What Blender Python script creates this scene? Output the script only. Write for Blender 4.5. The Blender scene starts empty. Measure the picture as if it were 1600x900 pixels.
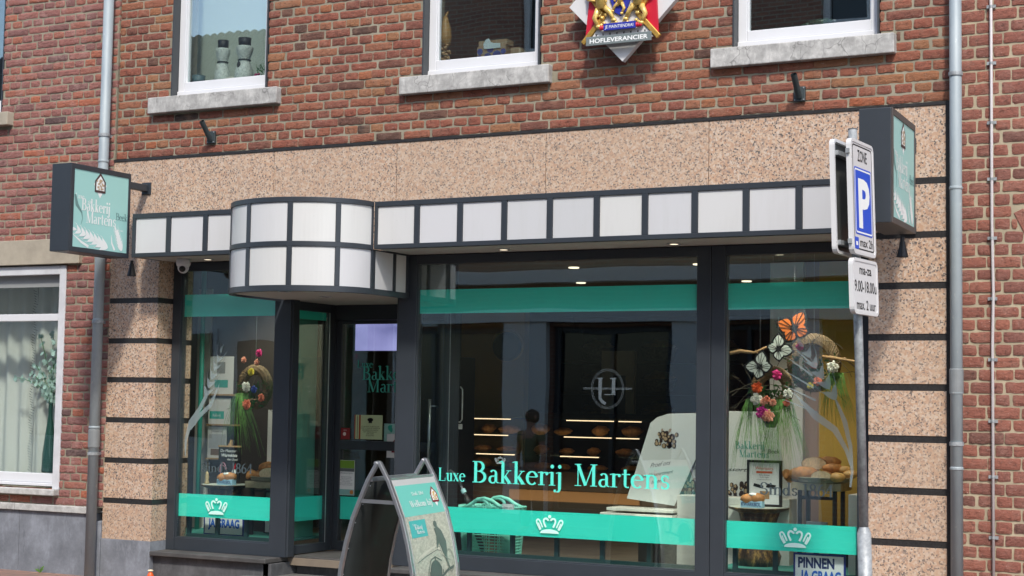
import bpy, bmesh, math, random
from mathutils import Vector, Matrix, Quaternion, noise
R=math.radians; PI=math.pi
random.seed(7)
S=bpy.context.scene
# ---------------------------------------------------------------- camera
yaw,pit,rol=R(27.68),R(4.07),R(0.936)
fwd=Vector((-math.sin(yaw)*math.cos(pit),math.cos(yaw)*math.cos(pit),math.sin(pit)))
rt=Vector((math.cos(yaw),math.sin(yaw),0)); up=rt.cross(fwd)
r2=rt*math.cos(rol)+up*math.sin(rol); u2=-rt*math.sin(rol)+up*math.cos(rol)
cd=bpy.data.cameras.new('camera'); cam=bpy.data.objects.new('camera',cd); S.collection.objects.link(cam)
cam.matrix_world=Matrix(((r2.x,u2.x,-fwd.x,0),(r2.y,u2.y,-fwd.y,-9.5),(r2.z,u2.z,-fwd.z,1.32),(0,0,0,1)))
cd.sensor_width=36; cd.lens=57.6; cd.clip_end=500; S.camera=cam
# ---------------------------------------------------------------- light
sd=Vector((-.176,.31,-.414)).normalized()
W=bpy.data.worlds.new('World'); S.world=W; W.use_nodes=True
nt=W.node_tree; bg=nt.nodes['Background']; sk=nt.nodes.new('ShaderNodeTexSky'); sk.sky_type='NISHITA'; sk.sun_disc=False
sk.sun_elevation=R(49.3); sk.sun_rotation=math.atan2(.176,-.31); sk.air_density=1.0; sk.dust_density=1.6
nt.links.new(sk.outputs[0],bg.inputs[0]); bg.inputs[1].default_value=0.15
ld=bpy.data.lights.new('sun','SUN'); ld.energy=2.0; ld.angle=R(5.0); ld.color=(1,.94,.85)
sun=bpy.data.objects.new('sun',ld); S.collection.objects.link(sun); sun.rotation_euler=sd.to_track_quat('-Z','Y').to_euler(); sun.location=(4,-8,12)
S.view_settings.view_transform='Standard'; S.view_settings.look='None'; S.view_settings.exposure=0.96; S.view_settings.gamma=1
S.cycles.transparent_max_bounces=16; S.cycles.max_bounces=8; S.cycles.sample_clamp_indirect=4

# ---------------------------------------------------------------- helpers
col=S.collection
def lin(h):
    v=[int(h[i:i+2],16)/255 for i in (1,3,5)]
    return tuple((x/12.92 if x<=.04045 else ((x+.055)/1.055)**2.4) for x in v)
class NT:
    def __init__(s,name):
        s.m=bpy.data.materials.new(name); s.m.use_nodes=True; s.t=s.m.node_tree; s.b=s.t.nodes['Principled BSDF']; s.tc=None
    def n(s,ty,**k):
        o=s.t.nodes.new('ShaderNode'+ty)
        for a,v in k.items():
            if a in o.inputs: o.inputs[a].default_value=v
            else: setattr(o,a,v)
        return o
    def l(s,a,b): s.t.links.new(a,b)
    def co(s):
        if not s.tc: s.tc=s.n('TexCoord')
        return s.tc.outputs['Object']
    def noise(s,scale,detail=4,rough=.6,stretch=None):
        o=s.n('TexNoise'); o.inputs['Scale'].default_value=scale; o.inputs['Detail'].default_value=detail; o.inputs['Roughness'].default_value=rough
        if stretch:
            mp=s.n('Mapping'); mp.inputs['Scale'].default_value=stretch; s.l(s.co(),mp.inputs[0]); s.l(mp.outputs[0],o.inputs['Vector'])
        else: s.l(s.co(),o.inputs['Vector'])
        return o.outputs['Fac']
    def ramp(s,fac,stops,interp='LINEAR'):
        r=s.n('ValToRGB'); r.color_ramp.interpolation=interp; e=r.color_ramp.elements
        while len(e)<len(stops): e.new(.5)
        for i,(p,c) in enumerate(stops):
            e[i].position=p; e[i].color=(*((c,)*3 if isinstance(c,(int,float)) else c),1)
        s.l(fac,r.inputs[0]); return r.outputs[0]
    def mix(s,a,b,fac,mode='MIX'):
        m=s.n('Mix'); m.data_type='RGBA'; m.blend_type=mode
        for v,k in ((fac,0),(a,6),(b,7)):
            if hasattr(v,'is_linked') or hasattr(v,'node'): s.l(v,m.inputs[k])
            else: m.inputs[k].default_value=v if k==0 else (*v,1)
        return m.outputs[2]
    def bump(s,h,st,dist=.01):
        b=s.n('Bump'); b.inputs['Strength'].default_value=st; b.inputs['Distance'].default_value=dist; s.l(h,b.inputs['Height']); s.l(b.outputs[0],s.b.inputs['Normal'])
    def set(s,col=None,rough=None,metal=None,spec=None):
        for v,k in ((col,'Base Color'),(rough,'Roughness'),(metal,'Metallic'),(spec,'Specular IOR Level')):
            if v is None: continue
            if hasattr(v,'node'): s.l(v,s.b.inputs[k])
            else: s.b.inputs[k].default_value=(*v,1) if isinstance(v,tuple) else v
        return s
_m={}
def mat(name,c=(.5,.5,.5),rough=.5,metal=0,var=None,bump=None,em=0,spec=None):
    if name in _m: return _m[name]
    s=NT(name)
    if isinstance(c,str): c=lin(c)
    cc=c
    if var:
        sc,am=var[0],var[1]; f=s.noise(sc,5,.65,var[2] if len(var)>2 else None)
        cc=s.ramp(f,[(.28,tuple(x*(1-am) for x in c)),(.72,tuple(min(1,x*(1+am)) for x in c))])
    s.set(cc,rough,metal,spec)
    if bump: s.bump(s.noise(bump[0],5,.6,bump[3] if len(bump)>3 else None),bump[1],bump[2] if len(bump)>2 else .01)
    if em: s.b.inputs['Emission Color'].default_value=(*c,1); s.b.inputs['Emission Strength'].default_value=em
    _m[name]=s.m; return s.m
def glassmat(name,tint=(1,1,1),base=.06,rough=0.0,haze=0,hazecol=(.5,.6,.6)):
    if name in _m: return _m[name]
    s=NT(name); t=s.t; out=t.nodes['Material Output']; t.nodes.remove(s.b)
    tr=s.n('BsdfTransparent'); tr.inputs[0].default_value=(*tint,1)
    gl=s.n('BsdfGlossy'); gl.inputs['Roughness'].default_value=rough; gl.inputs[0].default_value=(.95,1,.98,1)
    lw=s.n('LayerWeight'); lw.inputs[0].default_value=.5
    p=s.n('Math',operation='POWER'); s.l(lw.outputs['Facing'],p.inputs[0]); p.inputs[1].default_value=5
    mr=s.n('MapRange'); s.l(p.outputs[0],mr.inputs[0]); mr.inputs[3].default_value=base; mr.inputs[4].default_value=1
    mx=s.n('MixShader'); s.l(mr.outputs[0],mx.inputs[0]); s.l(tr.outputs[0],mx.inputs[1]); s.l(gl.outputs[0],mx.inputs[2])
    # very slight waviness of float glass
    bp=s.n('Bump'); bp.inputs['Strength'].default_value=.05; bp.inputs['Distance'].default_value=.02
    s.l(s.noise(1.6,1,.5),bp.inputs['Height']); s.l(bp.outputs[0],gl.inputs['Normal'])
    last=mx
    if haze:
        df=s.n('BsdfDiffuse'); df.inputs[0].default_value=(*hazecol,1); m2=s.n('MixShader'); m2.inputs[0].default_value=haze
        s.l(mx.outputs[0],m2.inputs[1]); s.l(df.outputs[0],m2.inputs[2]); last=m2
    s.l(last.outputs[0],out.inputs[0]); _m[name]=s.m; return s.m
def filmmat(name,c,alpha):
    if name in _m: return _m[name]
    s=NT(name); s.set(lin(c) if isinstance(c,str) else c,.45); s.b.inputs['Alpha'].default_value=alpha; _m[name]=s.m; return s.m
# --- objects
def thing(name,label,cat,loc=(0,0,0),rot=0,group=None,world=False):
    o=bpy.data.objects.new(name,None); o.empty_display_size=.1; col.objects.link(o); o.location=loc; o.rotation_euler=(0,0,rot)
    o['label']=label; o['category']=cat
    if group: o['group']=group
    if world: o['_w']=1
    return o
def tag(o,label=None,cat=None,group=None,kind=None):
    for k,v in (('label',label),('category',cat),('group',group),('kind',kind)):
        if v: o[k]=v
    return o
def link(name,me,m,parent=None,label=None,smooth=False,bevel=0):
    o=bpy.data.objects.new(name,me); col.objects.link(o)
    if m is not None:
        if isinstance(m,(list,tuple)):
            for x in m: me.materials.append(x)
        else: me.materials.append(m)
    if parent is not None:
        o.parent=parent
        if parent.type=='EMPTY' and '_w' in parent: o.location=-Vector(parent.location)
    if label: o['label']=label
    if smooth: 
        for p in me.polygons: p.use_smooth=True
    if bevel:
        b=o.modifiers.new('bevel','BEVEL'); b.width=bevel; b.segments=2; b.limit_method='ANGLE'; b.angle_limit=R(40)
    return o
class F:
    def __init__(s,o,ux=(1,0,0),uz=(0,0,1)):
        s.o=Vector(o); s.x=Vector(ux).normalized(); s.z=Vector(uz).normalized(); s.n=s.x.cross(s.z)
    def p(s,x,y,d=0): return s.o+s.x*x+s.z*y+s.n*d
class MB:
    def __init__(s): s.b=bmesh.new(); s.k=0; s.mi=0
    def _f(s,vs):
        try: f=s.b.faces.new(vs); f.material_index=s.mi; return f
        except ValueError: return None
    def box(s,x0,x1,y0,y1,z0,z1):
        v=[s.b.verts.new(p) for p in ((x0,y0,z0),(x1,y0,z0),(x1,y1,z0),(x0,y1,z0),(x0,y0,z1),(x1,y0,z1),(x1,y1,z1),(x0,y1,z1))]
        for q in ((0,3,2,1),(4,5,6,7),(0,1,5,4),(1,2,6,5),(2,3,7,6),(3,0,4,7)): s._f([v[i] for i in q])
        return s
    def fbox(s,f,x0,x1,y0,y1,d0,d1):   # box in a frame
        v=[s.b.verts.new(f.p(*p)) for p in ((x0,y0,d0),(x1,y0,d0),(x1,y1,d0),(x0,y1,d0),(x0,y0,d1),(x1,y0,d1),(x1,y1,d1),(x0,y1,d1))]
        for q in ((0,3,2,1),(4,5,6,7),(0,1,5,4),(1,2,6,5),(2,3,7,6),(3,0,4,7)): s._f([v[i] for i in q])
        return s
    def bar(s,a,b,w,h=None,upv=(0,0,1)):
        a=Vector(a);b=Vector(b); h=h or w; d=(b-a).normalized(); u=Vector(upv)
        if abs(d.dot(u))>.98: u=Vector((1,0,0))
        sx=d.cross(u).normalized(); sz=sx.cross(d).normalized()
        v=[s.b.verts.new(p+sx*(i*w/2)+sz*(j*h/2)) for p in (a,b) for i,j in ((-1,-1),(1,-1),(1,1),(-1,1))]
        for q in ((3,2,1,0),(4,5,6,7),(0,1,5,4),(1,2,6,5),(2,3,7,6),(3,0,4,7)): s._f([v[i] for i in q])
        return s
    def tube(s,pts,r,n=10,cap=True):
        pts=[Vector(p) for p in pts]; rs=r if isinstance(r,(list,tuple)) else [r]*len(pts); rings=[]; prev=None
        for i,p in enumerate(pts):
            d=(pts[min(i+1,len(pts)-1)]-pts[max(i-1,0)]).normalized()
            if prev is None: u=Vector((0,0,1)) if abs(d.z)<.9 else Vector((1,0,0)); x=d.cross(u).normalized()
            else: x=(prev-d*prev.dot(d)).normalized()
            prev=x; y=d.cross(x)
            rings.append([s.b.verts.new(p+(x*math.cos(2*PI*k/n)+y*math.sin(2*PI*k/n))*rs[i]) for k in range(n)])
        for a,b in zip(rings,rings[1:]):
            for k in range(n): s._f([a[k],a[(k+1)%n],b[(k+1)%n],b[k]])
        if cap: s._f(rings[0][::-1]); s._f(rings[-1])
        return s
    def lathe(s,prof,c=(0,0,0),n=24,axis=None,jit=0,sy=1):
        c=Vector(c); q=Quaternion() if axis is None else Vector((0,0,1)).rotation_difference(Vector(axis)); rings=[]
        for r,z in prof:
            rings.append([s.b.verts.new(c+q@Vector((r*math.cos(2*PI*k/n)*(1+jit*noise.noise(Vector((math.cos(2*PI*k/n)*2,math.sin(2*PI*k/n)*2,z*8)))),r*sy*math.sin(2*PI*k/n)*(1+jit*noise.noise(Vector((math.cos(2*PI*k/n)*2,math.sin(2*PI*k/n)*2,z*8+9)))),z))) for k in range(n)])
        for a,b in zip(rings,rings[1:]):
            for k in range(n): s._f([a[k],a[(k+1)%n],b[(k+1)%n],b[k]])
        s._f(rings[0][::-1]); s._f(rings[-1]); return s
    def ell(s,c,rx,ry,rz,nu=14,nv=9,jit=0,rot=None,seed=0):
        c=Vector(c); rot=rot or Matrix.Identity(3)
        def P(u,v):
            d=Vector((math.cos(u)*math.cos(v),math.sin(u)*math.cos(v),math.sin(v)))
            k=1+jit*noise.noise(d*2+Vector((seed,seed*.7,0)))
            return c+rot@Vector((d.x*rx*k,d.y*ry*k,d.z*rz*k))
        t=s.b.verts.new(P(0,PI/2)); bt=s.b.verts.new(P(0,-PI/2))
        rings=[[s.b.verts.new(P(2*PI*i/nu,-PI/2+PI*j/nv)) for i in range(nu)] for j in range(1,nv)]
        for a,b in zip(rings,rings[1:]):
            for k in range(nu): s._f([a[k],a[(k+1)%nu],b[(k+1)%nu],b[k]])
        for k in range(nu): s._f([bt,rings[0][(k+1)%nu],rings[0][k]]); s._f([t,rings[-1][k],rings[-1][(k+1)%nu]])
        return s
    def torus(s,f,R_,r,n=24,m=8,ry=None):
        ry=ry or R_; rings=[]
        for i in range(n):
            a=2*PI*i/n; c=f.p(R_*math.cos(a),ry*math.sin(a)); o=(f.x*math.cos(a)+f.z*math.sin(a))
            rings.append([s.b.verts.new(c+o*(r*math.cos(2*PI*j/m))+f.n*(r*math.sin(2*PI*j/m))) for j in range(m)])
        for i in range(n):
            a,b=rings[i],rings[(i+1)%n]
            for j in range(m): s._f([a[j],a[(j+1)%m],b[(j+1)%m],b[j]])
        return s
    def poly(s,f,pts,d=0,th=0,auto=True):
        if auto: d=d+s.k*.00012; s.k=(s.k+1)%14
        a=[s.b.verts.new(f.p(x,y,d+th)) for x,y in pts]; s._f(a)
        if th:
            b=[s.b.verts.new(f.p(x,y,d)) for x,y in pts]; s._f(b[::-1]); n=len(a)
            for i in range(n): s._f([a[(i+1)%n],a[i],b[i],b[(i+1)%n]])
        return s
    def rect(s,f,x0,x1,y0,y1,d=0,th=0,auto=False): return s.poly(f,[(x0,y0),(x1,y0),(x1,y1),(x0,y1)],d,th,auto)
    def ribbon(s,f,pts,ws,d=0,th=0):
        d=d+s.k*.00012; s.k=(s.k+1)%14
        L=[];n=len(pts)
        for i,(x,y) in enumerate(pts):
            x0,y0=pts[max(i-1,0)]; x1,y1=pts[min(i+1,n-1)]; dx,dy=x1-x0,y1-y0; l=math.hypot(dx,dy) or 1; w=(ws[i] if isinstance(ws,(list,tuple)) else ws)/2
            L.append(((x-dy/l*w,y+dx/l*w),(x+dy/l*w,y-dx/l*w)))
        vs=[(s.b.verts.new(f.p(*a,d)),s.b.verts.new(f.p(*b,d))) for a,b in L]
        for a,b in zip(vs,vs[1:]): s._f([a[0],a[1],b[1],b[0]])
        return s
    def disc(s,f,cx,cy,r,d=0,ry=None,n=16,th=0): return s.poly(f,[(cx+r*math.cos(2*PI*k/n),cy+(ry or r)*math.sin(2*PI*k/n)) for k in range(n)],d,th)
    def add_mesh(s,me,M):
        vs=[s.b.verts.new(M@v.co) for v in me.vertices]
        for p in me.polygons: s._f([vs[i] for i in p.vertices])
        return s
    def build(s,name,m,parent=None,label=None,smooth=False,bevel=0,fix=True):
        if fix: bmesh.ops.recalc_face_normals(s.b,faces=s.b.faces)
        me=bpy.data.meshes.new(name); s.b.to_mesh(me); s.b.free()
        return link(name,me,m,parent,label,smooth,bevel)
def copy_tree(o,parent=None):
    c=o.copy(); col.objects.link(c)
    if parent is not None: c.parent=parent
    for ch in list(o.children): copy_tree(ch,c)
    return c
# --- lettering: sans from the built-in font, serif drawn stroke by stroke
def sans(mb,f,text,x,y,h,align='LEFT',sx=1,bold=0,shear=0,d=.001,space=1,maxw=None):
    cu=bpy.data.curves.new('t','FONT'); cu.body=text; cu.size=h/.72; cu.align_x=align; cu.shear=shear; cu.offset=bold*h; cu.space_character=space; cu.resolution_u=3
    o=bpy.data.objects.new('t',cu); col.objects.link(o); bpy.context.view_layer.update()
    me=bpy.data.meshes.new_from_object(o.evaluated_get(bpy.context.evaluated_depsgraph_get())); 
    if maxw:
        w=max(v.co.x for v in me.vertices)-min(v.co.x for v in me.vertices); sx=maxw/w
    for v in me.vertices: v.co=Vector((v.co.x*sx,v.co.y,0))
    M=Matrix(((f.x.x,f.z.x,f.n.x,0),(f.x.y,f.z.y,f.n.y,0),(f.x.z,f.z.z,f.n.z,0),(0,0,0,1))); M.translation=f.p(x,y,d)
    mb.add_mesh(me,M); bpy.data.objects.remove(o); bpy.data.curves.remove(cu); bpy.data.meshes.remove(me); return mb
T_,t_=.15,.05
def _st(x,y0,y1,w=T_,b=1,t=1):
    L=[([(x,y0),(x,y1)],w)]
    if b: L.append(([(x-.15,y0+.017),(x+.15,y0+.017)],.034))
    if t==1: L.append(([(x-.15,y1-.017),(x+.15,y1-.017)],.034))
    if t==2: L.append(([(x-.17,y1-.05),(x,y1-.005)],.04))
    return L
def _arc(cx,cy,rx,ry,a0,a1,th=T_,tn=t_,n=18):
    P=[];Wd=[]
    for i in range(n+1):
        a=R(a0+(a1-a0)*i/n); P.append((cx+rx*math.cos(a),cy+ry*math.sin(a))); Wd.append(tn+(th-tn)*abs(math.cos(a))**1.3)
    return [(P,Wd)]
def _l(x0,y0,x1,y1,w=t_): return [([(x0,y0),(x1,y1)],w)]
def _dot(x,y,r): return [('dot',x,y,r)]
G={
'L':(_st(.2,0,1)+_l(.2,.02,.7,.02,.04)+_l(.69,0,.69,.24,.045),.76),
'B':(_st(.2,0,1)+_l(.2,.98,.36,.98,.04)+_l(.2,.53,.38,.53,.04)+_l(.2,.02,.38,.02,.04)+_arc(.34,.755,.22,.225,90,-90)+_arc(.36,.275,.29,.255,90,-90),.78),
'M':(_st(.16,0,1,.05)+_l(.16,.98,.5,.03,.15)+_l(.5,.03,.84,.98,.05)+_st(.86,0,1,.15),1.04),
'W':(_l(.1,1,.36,0,.15)+_l(.36,0,.58,.9,.05)+_l(.5,1,.76,0,.15)+_l(.76,0,1,1,.05)+_l(0,.98,.24,.98,.034)+_l(.4,.98,.64,.98,.034)+_l(.9,.98,1.1,.98,.034),1.1),
'S':(_arc(.32,.74,.21,.24,20,270,.13)+_arc(.32,.26,.22,.24,90,-160,.13)+_l(.52,.74,.52,.96,.04)+_l(.1,.26,.1,.04,.04),.64),
'u':(_st(.18,.15,.62,b=0,t=2)+_arc(.34,.16,.16,.15,180,300,.14)+_st(.5,0,.62,b=0,t=2)+_l(.5,.017,.64,.03,.035),.68),
'x':(_l(.1,.6,.46,.02,.15)+_l(.44,.6,.1,.02,.05)+_l(0,.603,.22,.603,.034)+_l(.34,.603,.54,.603,.034)+_l(0,.017,.2,.017,.034)+_l(.34,.017,.56,.017,.034),.58),
'e':(_arc(.29,.31,.22,.295,8,315,.15)+_l(.09,.36,.5,.36,.04),.56),
'a':(_st(.39,.06,.44,.14,b=0,t=0)+_arc(.26,.44,.13,.155,0,150,.12)+_arc(.24,.17,.15,.16,70,310,.13)+_l(.39,.06,.52,.02,.05)+_l(.28,.33,.39,.36,.04),.54),
'k':(_st(.17,0,1.05,t=2)+_l(.2,.24,.46,.6,.045)+_l(.26,.36,.5,.02,.15)+_l(.34,.603,.56,.603,.034)+_l(.38,.017,.6,.017,.034),.62),
'r':(_st(.17,0,.62,t=2)+_arc(.33,.44,.14,.15,150,50,.05)+_dot(.41,.54,.075),.48),
'i':(_st(.17,0,.62,t=2)+_dot(.17,.87,.09),.34),
'j':(_st(.17,-.12,.62,b=0,t=2)+_arc(.05,-.12,.12,.16,0,-100,.14)+_dot(-.04,-.24,.065)+_dot(.17,.87,.09),.36),
't':(_st(.19,.12,.82,.13,b=0,t=0)+_arc(.3,.13,.11,.11,180,300,.12)+_l(.04,.6,.4,.6,.045),.43),
'n':(_st(.17,0,.62,t=2)+_arc(.34,.42,.17,.18,160,0,.14)+_st(.51,0,.43,t=0),.7),
'm':(_st(.17,0,.62,t=2)+_arc(.33,.42,.15,.18,160,0,.14)+_st(.48,0,.43,t=0)+_arc(.64,.42,.15,.18,160,0,.14)+_st(.79,0,.43,t=0),.98),
's':(_arc(.22,.455,.13,.145,30,270,.11)+_arc(.22,.165,.14,.145,90,-155,.11)+_l(.36,.44,.36,.58,.035)+_l(.07,.18,.07,.03,.035),.44),
'd':(_arc(.26,.3,.19,.285,0,360,.14)+_st(.46,0,1.05,b=0,t=2)+_l(.46,.017,.6,.03,.035),.66),
'o':(_arc(.29,.31,.22,.29,0,360,.14),.58),
'l':(_st(.17,0,1.05,t=2),.34),
'b':(_st(.17,0,1.05,b=0,t=2)+_arc(.35,.3,.2,.285,0,360,.14),.64),
'1':(_st(.26,0,.98,t=2),.5),
'8':(_arc(.28,.74,.17,.22,0,360,.11)+_arc(.28,.26,.21,.25,0,360,.12),.58),
'6':(_arc(.3,.3,.2,.28,0,360,.13)+_arc(.46,.36,.36,.6,180,95,.13),.58),
'4':(_st(.4,0,.98,.13,t=0)+_l(.4,.96,.04,.32,.045)+_l(.04,.3,.56,.3,.05),.6),
' ':([],.32)}
def serif(mb,f,text,x,y,h,w=None,d=.001):
    tot=sum(G[c][1] for c in text); sx=(w/tot) if w else h
    cx=x; kw=(min(h,sx)/h)**.45
    for ch in text:
        for st in G[ch][0]:
            if st[0]=='dot': mb.disc(f,cx+st[1]*sx,y+st[2]*h,st[3]*h,d)
            else: mb.ribbon(f,[(cx+px*sx,y+py*h) for px,py in st[0]],[q*h*kw for q in st[1]] if isinstance(st[1],list) else st[1]*h*kw,d)
        cx+=G[ch][1]*sx
    return mb
def crown(mb,f,cx,cy,w,d=.001):   # Dutch style open crown mark, w wide
    k=w
    mb.poly(f,[(cx-.33*k,cy)]+[(cx+.33*k*math.cos(PI-PI*i/10)*1.0,cy+.11*k*math.sin(PI*i/10)+.02*k) for i in range(11)]+[(cx+.33*k,cy)],d)
    mb.disc(f,cx,cy+.53*k,.055*k,d)
    def sm(P):
        Q=[]
        for i in range(len(P)-1):
            a,b,c_,d_=P[max(i-1,0)],P[i],P[i+1],P[min(i+2,len(P)-1)]
            for t in (0,.25,.5,.75): Q.append(tuple(.5*(2*b[n]+(c_[n]-a[n])*t+(2*a[n]-5*b[n]+4*c_[n]-d_[n])*t*t+(-a[n]+3*b[n]-3*c_[n]+d_[n])*t**3) for n in (0,1)))
        return Q+[P[-1]]
    for sg in (-1,1):
        for P,ww in (([(.13,.19),(.20,.33),(.20,.43),(.13,.47),(.06,.43),(.04,.40)],.062),([(.33,.10),(.43,.27),(.465,.38),(.42,.43),(.36,.40),(.28,.25),(.25,.18)],.048),([(.30,.12),(.375,.27),(.39,.33)],.04)):
            mb.ribbon(f,[(cx+sg*px*k,cy+py*k) for px,py in sm(P)],ww*k,d)
    return mb
def leaf(mb,f,x,y,a,L,w,d=.001,bend=.12):
    P=[];Q=[]
    for i in range(9):
        t=i/8; s=math.sin(PI*t**.8)*w/2; ox=L*t; oy=bend*L*math.sin(PI*t)
        P.append((ox,oy+s)); Q.append((ox,oy-s))
    pts=P+Q[-2:0:-1]
    mb.poly(f,[(x+px*math.cos(a)-py*math.sin(a),y+px*math.sin(a)+py*math.cos(a)) for px,py in pts],d)
def ear(mb,f,p0,p1,n,L,w,d=.001,awn=.6):  # wheat ear from base p0 to tip p1
    dx,dy=p1[0]-p0[0],p1[1]-p0[1]; a=math.atan2(dy,dx)
    for i in range(n):
        t=i/n; x,y=p0[0]+dx*t,p0[1]+dy*t; k=1-.35*t
        for sg in (-1,1):
            leaf(mb,f,x,y,a+sg*.55,L*k,w*k,d,bend=-.1*sg)
            if awn: 
                ex,ey=x+math.cos(a+sg*.55)*L*k,y+math.sin(a+sg*.55)*L*k
                mb.ribbon(f,[(ex,ey),(ex+math.cos(a+sg*.25)*L*awn,ey+math.sin(a+sg*.25)*L*awn)],[w*.14,w*.03],d)
    leaf(mb,f,p1[0]-math.cos(a)*.0,p1[1],a,L*.8,w*.7,d)
    mb.ribbon(f,[p0,p1],w*.1,d)
FW=lambda y:F((0,y,0))          # sheets that face the street at depth y

# ---------------------------------------------------------------- materials
def brick_mat(name,stops,dust=(.42,.30,.24)):
    s=NT(name); at=s.n('Attribute',attribute_name='tone'); base=s.ramp(at.outputs['Fac'],stops)
    n1=s.noise(38,6,.7); n2=s.noise(9,4,.6)
    c=s.mix(base,tuple(x*1.0 for x in dust),s.ramp(n2,[(.48,.06),(.74,.55)]))
    c=s.mix(c,(.60,.50,.45),s.ramp(s.noise(55,5,.8,(1,1,1.6)),[(.60,0),(.72,.55)]))
    c=s.mix(c,(.05,.03,.025),s.ramp(n1,[(.30,.65),(.46,0)]))
    s.set(c,.92,0,.2)
    b1=s.n('Bump'); b1.inputs['Strength'].default_value=.8; b1.inputs['Distance'].default_value=.005; s.l(n1,b1.inputs['Height'])
    b2=s.n('Bump'); b2.inputs['Strength'].default_value=.9; b2.inputs['Distance'].default_value=.010; s.l(s.noise(42,6,.8,(1,1,2.2)),b2.inputs['Height']); s.l(b1.outputs[0],b2.inputs['Normal']); s.l(b2.outputs[0],s.b.inputs['Normal'])
    return s.m
M_br=brick_mat('brick_main',[(0,(.06,.045,.04)),(.04,(.13,.065,.05)),(.25,(.21,.078,.058)),(.5,(.26,.088,.06)),(.75,(.28,.108,.066)),(.93,(.29,.14,.072)),(1,(.33,.10,.05))],(.30,.175,.12))
M_bl=brick_mat('brick_left',[(0,(.07,.055,.055)),(.06,(.17,.085,.08)),(.3,(.255,.11,.095)),(.6,(.29,.12,.10)),(.85,(.31,.12,.085)),(1,(.38,.12,.065))],(.40,.26,.23))
M_bri=brick_mat('brick_right',[(0,(.15,.075,.06)),(.1,(.20,.085,.068)),(.5,(.25,.095,.07)),(.9,(.285,.11,.078)),(1,(.31,.12,.08))],(.33,.19,.15))
def mort(name,c):
    s=NT(name); n=s.noise(60,5,.7); s.set(s.mix(tuple(x*.72 for x in c),c,s.ramp(s.noise(4,4,.6),[(.35,0),(.65,1)])),.95,0,.2); s.bump(n,.6,.004); return s.m
M_mo=mort('mortar_grey',(.31,.28,.21)); M_mor=mort('mortar_sand',(.42,.355,.25))
s=NT('granite_pink')
v=s.n('TexVoronoi'); v.inputs['Scale'].default_value=112; s.l(s.co(),v.inputs['Vector'])
v2=s.n('TexVoronoi'); v2.inputs['Scale'].default_value=76; s.l(s.co(),v2.inputs['Vector'])
sep=s.n('SeparateColor'); s.l(v.outputs['Color'],sep.inputs[0]); sep2=s.n('SeparateColor'); s.l(v2.outputs['Color'],sep2.inputs[0])
c=s.ramp(sep2.outputs[0],[(0,(.45,.27,.175)),(.35,(.49,.325,.22)),(.7,(.53,.38,.27)),(1,(.56,.445,.34))],'LINEAR')
c=s.mix(c,(.58,.50,.42),s.ramp(sep2.outputs[1],[(.78,0),(.84,.6)]))
c=s.mix(c,(.06,.06,.065),s.ramp(sep.outputs[0],[(.85,0),(.88,.9)]))
c=s.mix(c,(.25,.19,.16),s.ramp(sep.outputs[1],[(.80,0),(.86,.65)]))
c=s.mix(c,(.33,.25,.19),s.ramp(s.noise(1.2,3,.6),[(.45,0),(.85,.30)]))
gi=s.n('NewGeometry'); c=s.mix(c,(.40,.30,.22),s.ramp(gi.outputs['Random Per Island'],[(0,0),(1,.30)]))
c=s.mix(c,(.26,.20,.16),s.ramp(s.noise(7,5,.7,(1,1,.10)),[(.56,0),(.80,.28)]))
s.set(c,.42,0,.4); M_gr=s.m
M_blk=mat('black_granite',(.022,.021,.021),.45,0,(90,.6))
def bluestone(name,c,sc=3.5,crack=True):
    s=NT(name); n=s.noise(sc,7,.72); cc=s.ramp(n,[(.3,tuple(x*.68 for x in c)),(.5,c),(.72,tuple(min(1,x*1.55) for x in c))])
    cc=s.mix(cc,tuple(x*1.7 for x in c),s.ramp(s.noise(sc*2.3,6,.75,(1,1,.35)),[(.52,0),(.7,.6)])); cc=s.mix(cc,tuple(x*.35 for x in c),s.ramp(s.noise(sc*3.1,5,.8,(1.6,1,.25)),[(.60,0),(.72,.55)]))
    if crack:
        m=s.n('TexNoise'); m.inputs['Scale'].default_value=7; s.l(s.co(),m.inputs['Vector'])
        mx=s.mix((0,0,0),(0,0,0),.0); ad=s.n('VectorMath',operation='ADD'); sc_=s.n('VectorMath',operation='SCALE'); sc_.inputs['Scale'].default_value=.22
        s.l(m.outputs['Color'],sc_.inputs[0]); s.l(s.co(),ad.inputs[0]); s.l(sc_.outputs[0],ad.inputs[1])
        v=s.n('TexVoronoi',feature='DISTANCE_TO_EDGE'); v.inputs['Scale'].default_value=6.5; s.l(ad.outputs[0],v.inputs['Vector'])
        k=s.ramp(v.outputs['Distance'],[(0,.75),(.022,0)]); msk=s.ramp(s.noise(5,3,.6),[(.42,0),(.56,1)])
        q=s.n('Math',operation='MULTIPLY'); s.l(k,q.inputs[0]); s.l(msk,q.inputs[1]); cc=s.mix(cc,tuple(x*.3 for x in c),q.outputs[0])
    s.set(cc,.75,0,.3); s.bump(s.noise(30,5,.7),.3,.004); return s.m
M_sill=bluestone('sill_stone',(.37,.365,.35),11); M_plinth=bluestone('plinth_stone',(.175,.19,.215),3.5,False); M_dk=bluestone('dark_stone',(.085,.087,.092),5,False)
M_lint=mat('lintel_stone',(.36,.32,.25),.85,0,(5,.18),(40,.3,.004))
M_an=mat('anthracite_aluminium',(.030,.037,.046),.42,.0,(2.5,.12)); M_an2=mat('brown_grey_aluminium',(.085,.078,.075),.4,.3,(3,.1))
s=NT('opal_acrylic_panel'); oi=s.n('ObjectInfo')
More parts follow.
